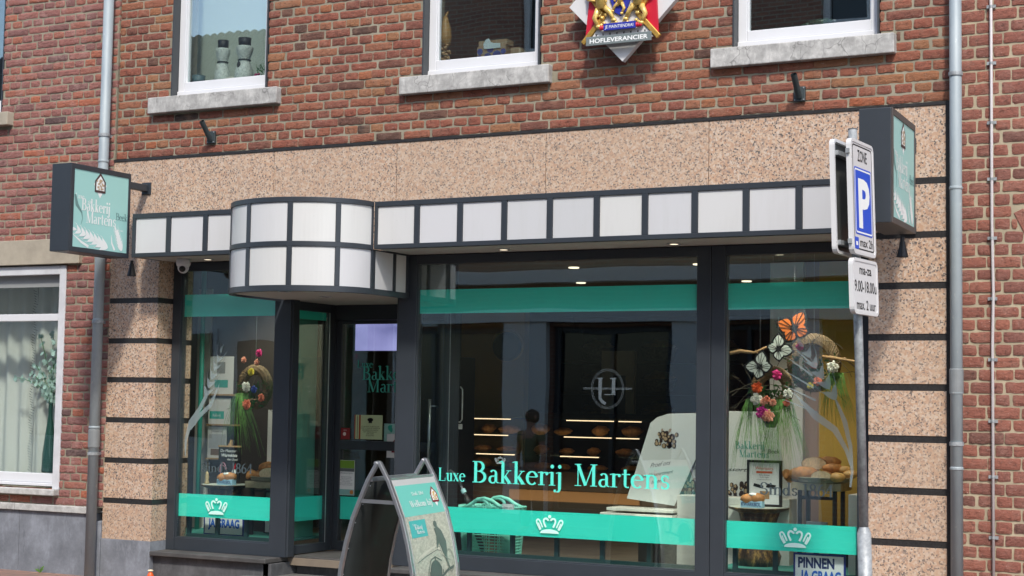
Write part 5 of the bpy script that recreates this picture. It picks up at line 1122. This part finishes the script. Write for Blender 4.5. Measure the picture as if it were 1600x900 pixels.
bread('croissant at the left of the left bread tray',-7.50,.72,zt,'crois',1.05,R(40)); bread('halved loaf with its pale crumb forward on the left bread tray',-7.36,.64,zt,'half',.98); bread('crusty loaf behind the halved one on the left bread tray',-7.43,.76,zt+.05,'loaf',.9,.2); bread('darker loaf at the back right of the left bread tray',-7.29,.78,zt+.045,'loaf',.8,-.3)
# books and box
t=thing('grey_folder','pale grey folder standing behind the teal band in the right shop window','folder',(-3.17,.9,.315)); MB().box(-.10,.04,0,.02,0,.28).build('cover',mat('pale_grey_card',(.40,.44,.46),.6),t,bevel=.004)
t=thing('dark_folder','black folder with a torn green print in the right shop window','folder',(-3.02,.9,.315)); MB().box(-.10,.05,0,.02,0,.26).build('cover',M_black,t); MB().poly(F((0,-.001,0)),[(-.06,.15),(.0,.13),(.03,.2),(.01,.26),(-.05,.24)],0,.001).build('green_print',mat('mottled_green_print',(.16,.30,.24),.7,0,(40,.9)),t)
t=thing('white_pedestal','narrow white pedestal at the far right of the right shop window','pedestal',(-2.80,.50,.2)); MB().box(-.075,.13,0,.22,0,.60).build('body',mat('gloss_white',(.62,.62,.58),.3),t,bevel=.004)

# chocolate boards
def chocboard(label,pts,y,lean):
    t=thing('chocolate_board',label,'board',(pts[0][0],y,pts[0][1])); x0,z0=pts[0]; ff=F((0,0,0),(1,lean,0),(0,0,1)); P_=[(x-x0,z-z0) for x,z in pts]
    MB().poly(ff,P_,-.006,.006,False).build('panel',mat('satin_white_panel',(.60,.63,.61),.35),t,bevel=.0015); return t,ff
def bonbons(t,ff,cx,cz,w,h,n,seed,leaves=True):
    rnd=random.Random(seed); a,b_,c=MB(),MB(),MB()
    for i in range(n):
        x=cx+rnd.uniform(-w,w); z=cz+rnd.uniform(-h,h)-abs(x-cx)*.1; r=rnd.uniform(.010,.018); a.disc(ff,x,z,r,.001,ry=r*rnd.uniform(.9,1.5)); 
        if rnd.random()<.55: b_.disc(ff,x+rnd.uniform(-.004,.004),z,r*.62,.0035,ry=r*.8)
    if leaves:
        for sx in (-1,1):
            for k in range(2): leaf(c,ff,cx+sx*.02,cz+h,PI/2-sx*(.3+.25*k),.035,.014,.001)
    a.build('chocolate_print',mat('chocolate_print',(.03,.014,.012),.5),t); b_.build('praline_print',mat('cream_praline_print',(.38,.28,.17),.5),t)
    if leaves: c.build('leaf_print',mat('beige_leaf_print',(.35,.26,.2),.5),t)
    else: c.b.free()
t,ff=chocboard('tall white board with chocolates and handwriting in the middle shop window',[(-4.54,.69),(-4.19,.655),(-3.98,1.10),(-3.98,1.285),(-4.24,1.275),(-4.32,1.25),(-4.37,1.21)],.90,0)
bonbons(t,ff,.29,.41,.075,.045,34,2)
m=MB(); sans(m,ff,'Proef ons',.17,.215,.032,d=.001,shear=.5,maxw=.15); sans(m,ff,'heerlijk assortiment',.10,.155,.024,d=.001,shear=.5,maxw=.24); sans(m,ff,'bonbons',.18,.105,.024,d=.001,shear=.5,maxw=.10)
for v in m.b.verts: v.co.z+= (v.co.x-.17)*.18
m.build('handwriting',M_ink,t)
t,ff=chocboard('second white chocolate board, half hidden behind the window mullion',[(-4.155,.68),(-3.40,.66),(-3.50,1.30),(-3.90,1.30),(-4.0,1.15)],.97,0)
bonbons(t,ff,.055,.085,.05,.05,34,5); bonbons(t,ff,.50,.09,.09,.05,40,6); bonbons(t,ff,.28,.085,.1,.05,40,7)
m=MB(); sans(m,ff,'Bonbons assortiment',.05,.22,.026,d=.001,shear=.5,maxw=.55); m.build('handwriting',M_ink,t); m=MB(); serif(m,ff,'Bakkerij',.37,.37,.05,.21,.001); serif(m,ff,'Martens',.40,.315,.05,.21,.001); m.build('teal_lettering',mat('board_teal',(.10,.34,.30),.5),t); m=MB(); sans(m,ff,'Beek',.60,.345,.03,d=.0012); m.build('grey_lettering',M_ink,t)
t=thing('white_counter_block','white display counter in front of the chocolate boards','counter',(-4.2,.8,.2),world=True); m=MB(); m.box(-4.13,-3.35,.80,.96,.20,.735); m.build('block',mat('gloss_cream',(.60,.60,.54),.3),t,bevel=.004); m=MB(); m.box(-4.62,-4.1305,.74,.96,.615,.635); m.box(-4.66,-4.1305,.72,.96,.585,.600); m.box(-4.40,-4.1305,.62,.7999,.575,.59); m.build('ledge',_m['gloss_cream'],t,bevel=.003); MB().box(-4.45,-4.14,.9,.96,.2,.58).build('block_foot',M_dark,t)
# laundry basket with umbrella
lb=thing('laundry_basket','mint green pierced laundry basket with looped handles behind the middle shop window','basket',(-5.37,.50,.205)); m=MB(); H=.44
def rc(t_,k): # rounded rectangle path
    a=2*PI*t_; c_,s_=math.cos(a),math.sin(a); e=.35; return (math.copysign(abs(c_)**e,c_)*(.185+.035*k),math.copysign(abs(s_)**e,s_)*(.10+.02*k))
NB=84; 
for k in range(19):
    z=k*.0205; P_=[(*rc(i/NB,z/H),z) for i in range(NB+1)]; m.tube(P_,.0042,4,False)
for i in range(NB): m.bar((*rc(i/NB,0),0),(*rc(i/NB,.85),.37),.0075,.004)
mt=mat('mint_plastic',(.20,.62,.50),.45); m.build('pierced_wall',mt,lb); m=MB(); m.lathe([(.01,0),(.17,.0),(.17,.004)],n=24,sy=.55); m.build('base',mt,lb)
m=MB(); P_=[(*rc(i/NB,1),.385) for i in range(NB+1)]; m.tube(P_,.009,6,False); P_=[(*rc(i/NB,1.02),.415) for i in range(NB+1)]; m.tube(P_,.008,6,False)
for i in range(NB): a_=rc(i/NB,1.0); m.bar((*a_,.38),(*a_,.418),.02,.004)
m.build('rim',mt,lb,smooth=True)
m=MB()
for sy in (-.12,.12): m.tube([(-.17,sy,.40),(-.11,sy,.425),(-.05,sy,.465),(.0,sy,.475),(.06,sy,.46),(.11,sy,.43),(.17,sy,.41)],[.01,.014,.014,.012,.014,.014,.01],8); m.torus(F((-.03,sy,.43)),.06,.012,24,8,ry=.033)
m.build('handle',mt,lb,smooth=True)
m=MB(); m.poly(F((.185,-.128,.33)),[(-.04,0),(.05,.0),(.05,.115),(-.04,.115)],0,.002); o=m.build('price_card',M_paper,lb); m=MB(); sans(m,F((.185,-.1305,.33)),'Laat uw\nTasje bij\nons',.005,.085,.014,'CENTER',d=.0005); m.build('card_print',M_ink,o)
um=thing('umbrella','black umbrella with a curved handle sticking out of the laundry basket','umbrella',(-5.45,.52,.25)); m=MB(); m.tube([(.02,0,0),(-.12,.02,.36)],[.012,.035],12).tube([(-.12,.02,.36),(-.16,.02,.44)],[.035,.012],12); m.build('canopy',M_black,um,smooth=True)
MB().tube([(-.16,.02,.44),(-.21,.02,.53)],.008,8).build('shaft',M_alu,um); MB().tube([(-.19,.02,.50),(-.25,.02,.58),(-.28,.02,.60),(-.31,.02,.57),(-.30,.02,.53)],.012,10).build('handle',mat('dark_handle',(.06,.07,.07),.3),um,smooth=True); MB().tube([(-.165,.02,.45),(-.18,.02,.475)],.018,12).build('pale_collar',mat('pale_blue_plastic',(.35,.6,.62),.4),um)

# hanging wreaths with flowers
def flower(p,r,m_,par,lab,seed=0,kind=0):
    mb=MB(); rnd=random.Random(seed)
    for ring,(n_,tilt_,L_,rad_) in enumerate(((9,.25,.62,.42),(8,.65,.55,.30),(6,1.05,.46,.18),(4,1.35,.34,.08))):
        for k in range(n_):
            a=2*PI*k/n_+ring*.4+rnd.uniform(-.25,.25); t_l=tilt_+rnd.uniform(-.15,.15); ca,sa=math.cos(a),math.sin(a)
            o_=Vector((ca,0,sa)); nrm=(Vector((0,-1,0))*math.cos(t_l)-o_*math.sin(t_l)); side=Vector((-sa,0,ca)); out=side.cross(nrm).normalized()
            if out.dot(o_)<0: out=-out
            M_=Matrix((side,out,nrm)).transposed(); c_=Vector(p)+o_*r*rad_*1.3+Vector((0,-1,0))*r*(.12+ring*.16)
            mb.ell(c_,r*L_*.62*rnd.uniform(.8,1.15),r*L_*rnd.uniform(.8,1.1),r*.06,9,5,.35,M_,seed=k+ring*9)
    o=mb.build('flower',m_,par,lab,smooth=True); return o
def wreath(label,x,y,z,Ra,Rb,seed,flowers,grass,pot=None):
    t=thing('hanging_wreath',label,'wreath',(x,y,z)); rnd=random.Random(seed); m=MB()
    for k in range(9):   # plaited strands round the ring
        P_=[]
        for i in range(61):
            a=2*PI*i/60; ph=k*2*PI/9+a*7; rr_=.034; P_.append(((Ra+rr_*math.cos(ph))*math.cos(a),rr_*.7*math.sin(ph),(Rb+rr_*math.cos(ph))*math.sin(a)))
        m.tube(P_,.0085,5,False)
    m.build('wicker_ring',M_wick,t,smooth=False)
    g=MB(); 
    for (gx,gz,n,L,sp) in grass:
        for i in range(n*2):
            a=rnd.uniform(-sp,sp); l=L*rnd.uniform(.5,1.1); x0=gx+rnd.uniform(-.03,.03); P_=[]; w=rnd.uniform(.0007,.0017)
            for s_ in range(9):
                u=s_/8; P_.append(Vector((x0+math.sin(a)*l*u*.55,-.03-.05*math.sin(PI*u)*rnd.uniform(.8,1)-.0,gz+.10*math.sin(min(1,u*2.2)*PI)*(.5)-l*u*u)))
            vs=[]
            for j,q in enumerate(P_):
                ww=w*(1-j/8*.85); vs.append((g.b.verts.new(q+Vector((-ww,0,0))),g.b.verts.new(q+Vector((ww,.001,0)))))
            for A_,B_ in zip(vs,vs[1:]): g._f([A_[0],A_[1],B_[1],B_[0]])
    g.build('trailing_grass',mat('trailing_grass',(.13,.30,.06),.6,0,(12,.7)),t)
    tw=MB()
    for i in range(14):
        a=rnd.uniform(0,2*PI); P_=[Vector((Ra*math.cos(a)*.9,-.02,Rb*math.sin(a)*.9))]
        d=Vector((rnd.uniform(-1,1),-.1,rnd.uniform(-.9,.6))).normalized()
        for s_ in range(6): d=(d+Vector((rnd.uniform(-.4,.4),0,rnd.uniform(-.35,.2)))).normalized(); P_.append(P_[-1]+d*.035)
        tw.tube(P_,[.0018]*len(P_),4,False)
    tw.build('twig',mat('dark_twig',(.07,.06,.035),.7),t)
    lv=MB()
    for i in range(150):
        a=rnd.uniform(PI*.9,2.1*PI); rr_=rnd.uniform(.3,1.25); leaf(lv,F((Ra*rr_*math.cos(a),-.045+rnd.uniform(-.02,.02),Rb*rr_*math.sin(a)),(rnd.uniform(-1,1),rnd.uniform(-.5,.2),rnd.uniform(-1,1)),(rnd.uniform(-.5,.5),-.6,1)),0,0,0,rnd.uniform(.02,.045),.016,0)
    lv.build('leaves',M_leaf2,t)
    for i,(fx,fz,r_,m_,lb_) in enumerate(flowers): flower((fx,-.075,fz),r_*1.32,m_,t,lb_,seed=seed+i)
    if pot: MB().lathe([(.03,-.05),(.05,0),(.055,.05),(.05,.05)],(pot[0],-.03,pot[1]),18).build('small_pot',mat('dark_blue_pot',(.03,.06,.10),.4),t,smooth=True)
    MB().tube([(0,0,Rb),(0,0,2.355-z)],.0012,4).build('thread',M_alu,t)
    return t
pk=mat('pink_petal',(.62,.03,.20),.6); co=mat('coral_petal',(.68,.20,.11),.6); wp=mat('white_petal',(.68,.68,.60),.6); orp=mat('orange_petal',(.72,.11,.02),.6); mg=mat('purple_pink_petal',(.45,.02,.22),.6); sa=mat('salmon_petal',(.68,.30,.20),.6); ye=mat('yellow_petal',(.60,.50,.04),.6)
wreath('lower front wicker wreath with orange and magenta flowers in the right shop window',-3.40,.60,1.45,.105,.105,3,[(-.075,.005,.026,orp,'orange flower'),(-.08,-.07,.028,wp,'white flower'),(.055,.085,.024,pk,'bright pink flower'),(-.03,-.085,.02,sa,None),(.03,-.09,.018,sa,None),(-.04,-.155,.030,mg,'magenta flower'),(.0,-.175,.030,sa,'salmon flower'),(.13,-.035,.024,wp,'small white flower'),(.12,-.09,.018,co,None),(-.01,-.07,.016,co,None)],[(.09,-.10,60,.42,1.1),(-.10,-.10,46,.40,1.0)],pot=(.0,-.20))
wreath('higher wicker wreath hanging behind the etched wheat in the right shop window',-3.17,.74,1.62,.14,.15,9,[(.15,-.03,.028,wp,'white flower'),(.05,-.12,.022,co,'coral flower'),(-.07,.10,.020,pk,'pink flower'),(.02,-.02,.018,co,None),(0,-.15,.016,ye,'yellow bud')],[(.16,-.10,50,.34,.9)])
wreath('wicker wreath with yellow, white and coral flowers, hanging in the left shop window',-7.42,.52,1.42,.12,.13,15,[(.02,.11,.022,ye,'yellow flower'),(-.02,.0,.028,wp,'white flower'),(-.01,-.13,.028,co,'coral flower'),(.09,.25,.022,pk,'pink flower'),(-.05,.20,.018,sa,None),(.07,.18,.018,sa,None),(.12,-.08,.022,co,None),(.05,-.02,.02,mat('blue_petal',(.03,.07,.30),.6),'large blue flower')],[(-.08,-.08,34,.42,1.2)])
# curled branches
for lab,pts in (('curly dry branch lying high across the right shop window',[(-3.72,.5,1.66),(-3.6,.55,1.68),(-3.5,.55,1.69),(-3.42,.56,1.71),(-3.36,.58,1.70)]),('curly dry branch reaching right behind the parking post',[(-3.1,.7,1.66),(-3.02,.68,1.64),(-2.95,.66,1.65),(-2.88,.64,1.62),(-2.78,.62,1.615)])):
    t=thing('curly_branch',lab,'branch',pts[0]); o=Vector(pts[0]); MB().tube([Vector(p_)-o+Vector((0,0,.012*math.sin(i*2.3))) for i,p_ in enumerate(pts)],[.009,.012,.009,.008,.005],8).tube([Vector(pts[2])-o,Vector(pts[2])-o+Vector((.06,0,-.05)),Vector(pts[2])-o+Vector((.13,0,-.12))],[.007,.005,.003],6).build('branch',M_dry,t,smooth=True)
def butterfly(label,x,y,z,s_,ang,wing):
    t=thing('butterfly_ornament',label,'ornament',(x,y,z)); ca,sa_=math.cos(ang),math.sin(ang); ff=F((0,0,0),(ca,0,sa_),(-sa_,0,ca)); bk_,wg=MB(),MB()
    for sg in (-1,1):
        for a,L,w in ((.72,.105,.085),(-.62,.080,.078)):
            an=a if sg>0 else PI-a; leaf(bk_,ff,0,0,an,L*s_,w*s_,0,bend=0); leaf(wg,ff,math.cos(an)*L*s_*.14,math.sin(an)*L*s_*.14,an,L*s_*.70,w*s_*.74,.0025,bend=0)
            for dv in (-.28,0,.28): bk_.ribbon(ff,[(0,0),(math.cos(an+dv)*L*s_*.85,math.sin(an+dv)*L*s_*.85)],.0035*s_,.0050)
    bk_.build('wing',M_black,t); wg.build('wing_patch',wing,t); MB().tube([ff.p(0,-.035*s_),ff.p(0,.04*s_)],.006*s_,8).build('body',M_black,t); MB().tube([(0,0,0),(.0,.0,2.355-z)],.0008,3).build('thread',M_alu,t)
wwing=mat('white_wing',(.55,.60,.55),.6); owing=mat('orange_wing',(.50,.12,.02),.6)
butterfly('white and black butterfly, lower left of the right shop window',-3.45,.5,1.585,1.1,R(40),wwing); butterfly('white and black butterfly beside the wreath, upper of the two white ones',-3.335,.52,1.70,1.05,R(-50),wwing); butterfly('orange and black butterfly near the top of the right shop window',-3.24,.55,1.83,1.35,R(20),owing)

# ---------------------------------------------------------------- the other side of the street (seen reflected)
def obrick(name,c1,c2,mo,bw=.22,rh=.065):
    s=NT(name); t=s.n('TexBrick'); mp=s.n('Mapping'); mp.inputs['Rotation'].default_value=(R(90),0,0); s.l(s.co(),mp.inputs[0]); s.l(mp.outputs[0],t.inputs['Vector']); t.inputs['Scale'].default_value=1; t.inputs['Brick Width'].default_value=bw; t.inputs['Row Height'].default_value=rh; t.inputs['Mortar Size'].default_value=.008
    t.inputs['Color1'].default_value=(*c1,1); t.inputs['Color2'].default_value=(*c2,1); t.inputs['Mortar'].default_value=(*mo,1); s.set(t.outputs['Color'],.9); return s.m
OH=thing('terraced_house','brick terraced house with white pilasters across the street, mirrored in the shop glass','house',(-8,-13,-.3),world=True)
m=MB()
def wallgrid(m,x0,x1,y0,y1,z0,z1,ops):
    xs=sorted({x0,x1,*[v for o in ops for v in o[:2]]})
    for a,b in zip(xs,xs[1:]):
        z=z0
        for o in sorted([o for o in ops if o[0]<(a+b)/2<o[1]],key=lambda o:o[2]):
            if o[2]>z: m.box(a,b,y0,y1,z,o[2])
            z=o[3]
        if z<z1: m.box(a,b,y0,y1,z,z1)
oops=[(-14.2,-11.6,.1,2.5),(-10.8,-8.9,-.3,2.5),(-8.4,-7.1,.1,2.5),(-6.6,-4.6,.1,2.5),(-3.9,-1.0,.1,2.5),(-11.3,-10.1,6.6,8.6),(-6.6,-5.4,6.6,8.6),(-2.2,-1.0,6.6,8.6),(-13.8,-12.6,3.9,5.6),(-7.2,-6.0,3.9,5.6),(-3.0,-1.8,3.9,5.6)]
wallgrid(m,-14.8,1.5,-12.4,-12.0,-.5,9.3,oops); m.build('brick_wall',obrick('opposite_brick',(.20,.085,.06),(.26,.12,.08),(.25,.22,.17)),OH)
for a,b,c_,d_ in oops:
    f=MB(); f.box(a,a+.09,-12.2,-12.08,c_,d_); f.box(b-.09,b,-12.2,-12.08,c_,d_); f.box(a+.091,b-.091,-12.2,-12.08,d_-.09,d_); f.box(a+.091,b-.091,-12.2,-12.08,c_,c_+.09); f.box((a+b)/2-.03,(a+b)/2+.03,-12.2,-12.09,c_+.091,d_-.091)
    w=f.build('window',mat('opposite_white',(.6,.6,.6),.5) if c_>3 else mat('opposite_dark_frame',(.05,.055,.06),.5),OH); MB().box(a+.091,b-.091,-12.17,-12.15,c_+.09,d_-.09).build('pane',mat('dark_glass',(.02,.022,.025),.05),w)
    if c_>3: MB().box(a-.12,b+.12,-12.06,-11.93,c_-.13,c_-.001).build('window_sill',M_sill,w)
m=MB()
for a,b in ((-11.55,-10.85),(-8.85,-8.45),(-7.05,-6.65),(-4.5,-4.0),(-14.75,-14.3)): m.box(a,b,-11.995,-11.88,-.31,2.555)
m.build('pilaster',mat('white_stucco',(.74,.72,.68),.8),OH); m=MB(); m.box(-14.75,1.4,-11.995,-11.84,2.56,2.74); m.box(-14.75,1.4,-11.995,-11.70,3.12,3.32); m.build('shopfront_beam',_m['white_stucco'],OH); MB().box(-14.8,1.5,-12.45,-11.75,9.301,9.5).build('roof_gutter',M_zinc,OH); MB().box(-14.8,1.5,-20,-12.5,8.6,9.3).build('roof',mat('flat_roof',(.08,.08,.08),.9),OH)
OS=thing('stucco_house','pale stucco house with a dark pantile roof, mirrored in the left windows','house',(-20,-13,-.3),world=True)
MB().box(-26,-14.82,-13,-12.05,-.5,5.8).build('stucco_wall',mat('grey_stucco',(.62,.62,.59),.85,0,(1.5,.12)),OS)
m=MB(); n=60; b=m.b
vs=[[],[]]
for i in range(n*6+1):
    x=-26+i*(11.2/(n*6)); dz=.045*abs(math.sin(i*PI/6)); 
    for k,(y,z) in enumerate(((-11.85,5.80),(-13.9,7.95))): vs[k].append(b.verts.new((x,y,z+dz)))
for i in range(n*6): m._f([vs[0][i],vs[0][i+1],vs[1][i+1],vs[1][i]])
o=m.build('pantile_roof',mat('dark_pantile',(.035,.032,.035),.6,0,(8,.3)),OS); sm=o.modifiers.new('t','SOLIDIFY'); sm.thickness=.05
for a in (-24,-21,-18.2): f=MB(); f.box(a,a+1.2,-12.049,-12.0,.6,2.5); w=f.build('window',_m['opposite_white'],OS); MB().box(a+.08,a+1.12,-11.999,-11.99,.68,2.42).build('pane',_m['dark_glass'],w)
f=MB(); f.box(-16.6,-15.4,-12.049,-12.0,-.3,2.3); f.build('door',mat('arched_dark_door',(.03,.03,.035),.5),OS)

# ---------------------------------------------------------------- passer-by across the road
pe=thing('person','person in olive top and black trousers, hand on hip, mirrored in the middle window','person',(-9.95,-9.7,-.395),R(200))
def skin(name,V_,E_,R_,m_,par,sub=2):
    me=bpy.data.meshes.new(name); me.from_pydata(V_,E_,[]); o=bpy.data.objects.new(name,me); col.objects.link(o); o.parent=par
    sk_=o.modifiers.new('skin','SKIN'); 
    if not me.skin_vertices: 
        bpy.context.view_layer.objects.active=o
    for i,r_ in enumerate(R_):
        me.skin_vertices[0].data[i].radius=(r_,r_) if not isinstance(r_,tuple) else r_
    me.skin_vertices[0].data[0].use_root=True
    ss=o.modifiers.new('sub','SUBSURF'); ss.levels=sub; ss.render_levels=sub; me.materials.append(m_); return o
K=1.60/1.7
def sv(L): return [tuple(c*K for c in p_) for p_ in L]
try:
    Vb=[(0,0,.95),(0,0,1.08),(0,.01,1.25),(0,0,1.40),(0,0,1.48),(0,-.01,1.56),(0,-.02,1.66)]; Rb=[(.15,.10),(.13,.09),(.16,.10),(.15,.09),(.055,.055),(.06,.065),(.055,.06)]; Eb=[(i,i+1) for i in range(6)]
    def add(ch,rs,frm):
        p_=frm
        for v_,r_ in zip(ch,rs): Vb.append(v_); Rb.append(r_); Eb.append((p_,len(Vb)-1)); p_=len(Vb)-1
        return p_
    for sg in (1,-1): add([(sg*.10,0,.88),(sg*.12,-.01,.50),(sg*.13,.02,.10),(sg*.13,-.02,.05),(sg*.14,-.14,.03)],[.09,.062,.042,.045,.03],0)
    w1=add([(.19,0,1.40),(.33,.05,1.14),(.20,-.08,.99)],[.055,.04,.026],3); w2=add([(-.19,0,1.40),(-.27,.0,1.12),(-.28,-.08,.88)],[.055,.038,.026],3)
    for w_,bx,dx in ((w1,(.17,-.10,.96),(-1,-.2,-.3)),(w2,(-.28,-.11,.80),(0,-.2,-1))):
        h=add([bx],[.022],w_); B_=Vector(bx); D=Vector(dx).normalized(); Sd=D.cross(Vector((.2,1,.1))).normalized()
        for k,l_ in ((-1.5,.055),(-.5,.07),(.5,.065),(1.5,.05)): add([tuple(B_+Sd*k*.018+D*.03),tuple(B_+Sd*k*.02+D*(.03+l_))],[.0085,.0075],h)
        add([tuple(B_-Sd*.04+D*.0),tuple(B_-Sd*.06+D*.03)],[.010,.008],h)
    body=skin('body',sv(Vb),Eb,[tuple(q*K for q in r_) if isinstance(r_,tuple) else r_*K for r_ in Rb],mat('skin_tone',(.42,.23,.16),.6),pe)
    Vt=[(0,0,1.0),(0,.0,1.1),(0,.01,1.25),(0,0,1.40),(.19,0,1.40),(.26,.02,1.28),(-.19,0,1.40),(-.235,0,1.27)]; skin('olive_top',sv(Vt),[(0,1),(1,2),(2,3),(3,4),(4,5),(3,6),(6,7)],[(.16,.115),(.15,.105),(.178,.12),(.158,.10),.07,.06,.07,.06],mat('olive_cloth',(.16,.17,.09),.9),pe)
    Vt=[(0,0,1.0),(0,0,.93),(.10,0,.86),(.12,-.01,.50),(.13,.02,.08),(-.10,0,.86),(-.12,-.01,.50),(-.13,.02,.08)]; skin('black_trousers',sv(Vt),[(0,1),(1,2),(2,3),(3,4),(1,5),(5,6),(6,7)],[(.158,.115),(.165,.12),.108,.08,.065,.108,.08,.065],M_black,pe)
    m=MB(); m.ell((0,.015*K,1.66*K),.085,.10,.105,16,12,.12); m.build('hair',mat('dark_blond_hair',(.12,.08,.05),.8),pe,smooth=True)
    m=MB(); m.ell((0,-.085,1.60),.014,.018,.02,8,6); 
    for sg in (1,-1): m.ell((sg*.083,-.01,1.56),.01,.02,.03,8,6)
    m.build('nose_and_ears',_m['skin_tone'],pe,smooth=True); m=MB(); 
    for sg in (1,-1): m.ell((sg*.03,-.078,1.575),.011,.008,.007,8,6)
    m.build('eyes',M_black,pe); m=MB(); m.ell((0,-.078,1.515),.022,.008,.006,8,6); m.build('mouth',M_red,pe)
except Exception as ex: print('PERSON FAIL',ex)

t=thing('teal_display_panel','tall teal panel standing behind the angled glass of the shop entrance','panel',(-7.10,.55,.31)); MB().box(-.008,.008,-.17,.30,0,1.72).build('panel',mat('display_teal',(.10,.36,.27),.7,0,(1.2,.1)),t)
for x,y in ((-7.45,.32),(-3.2,.32),(-4.3,.36),(-5.2,.5)):
    MB().lathe([(.03,0),(.03,-.008),(.015,-.01)],(x,y,2.359),18).build('display_spot',M_lamp,BK)
    L=bpy.data.lights.new('display_spot_light','SPOT'); L.energy=32; L.spot_size=R(100); L.spot_blend=.8; L.color=(1,.9,.76); L.shadow_soft_size=.04; o=bpy.data.objects.new('display_spot_light',L); col.objects.link(o); o.location=(x,y,2.335); o.rotation_euler=(R(18),0,0)

# repeats of one kind share a group phrase
GR={'drainpipe':'zinc drainpipes on the facade','flagpole_holder':'flagpole holders above the granite','box_sign':'mint box signs of the bakery','hanging_wreath':'wreaths hanging in the shop windows','butterfly_ornament':'butterfly ornaments in the right shop window','poster':'posters on the window rack','bread_tray':'metal bread trays','display_table':'trestles under the bread trays','log_pedestal':'gilded log pedestals','quark_bun_pack':'banded bun packs','head_vase':'waisted grey vases','payment_sign':'card payment signs in the windows','display_platform':'teal cloth platforms','low_railing':'low railings behind the panes','bread_loaf':'loaves on the bread trays','curly_branch':'curly branches in the right shop window','brick_house':'neighbouring brick houses','chocolate_board':'white chocolate boards'}
for o in list(S.objects):
    if o.parent is None and 'group' not in o:
        g=GR.get(o.name.split('.')[0])
        if g: o['group']=g
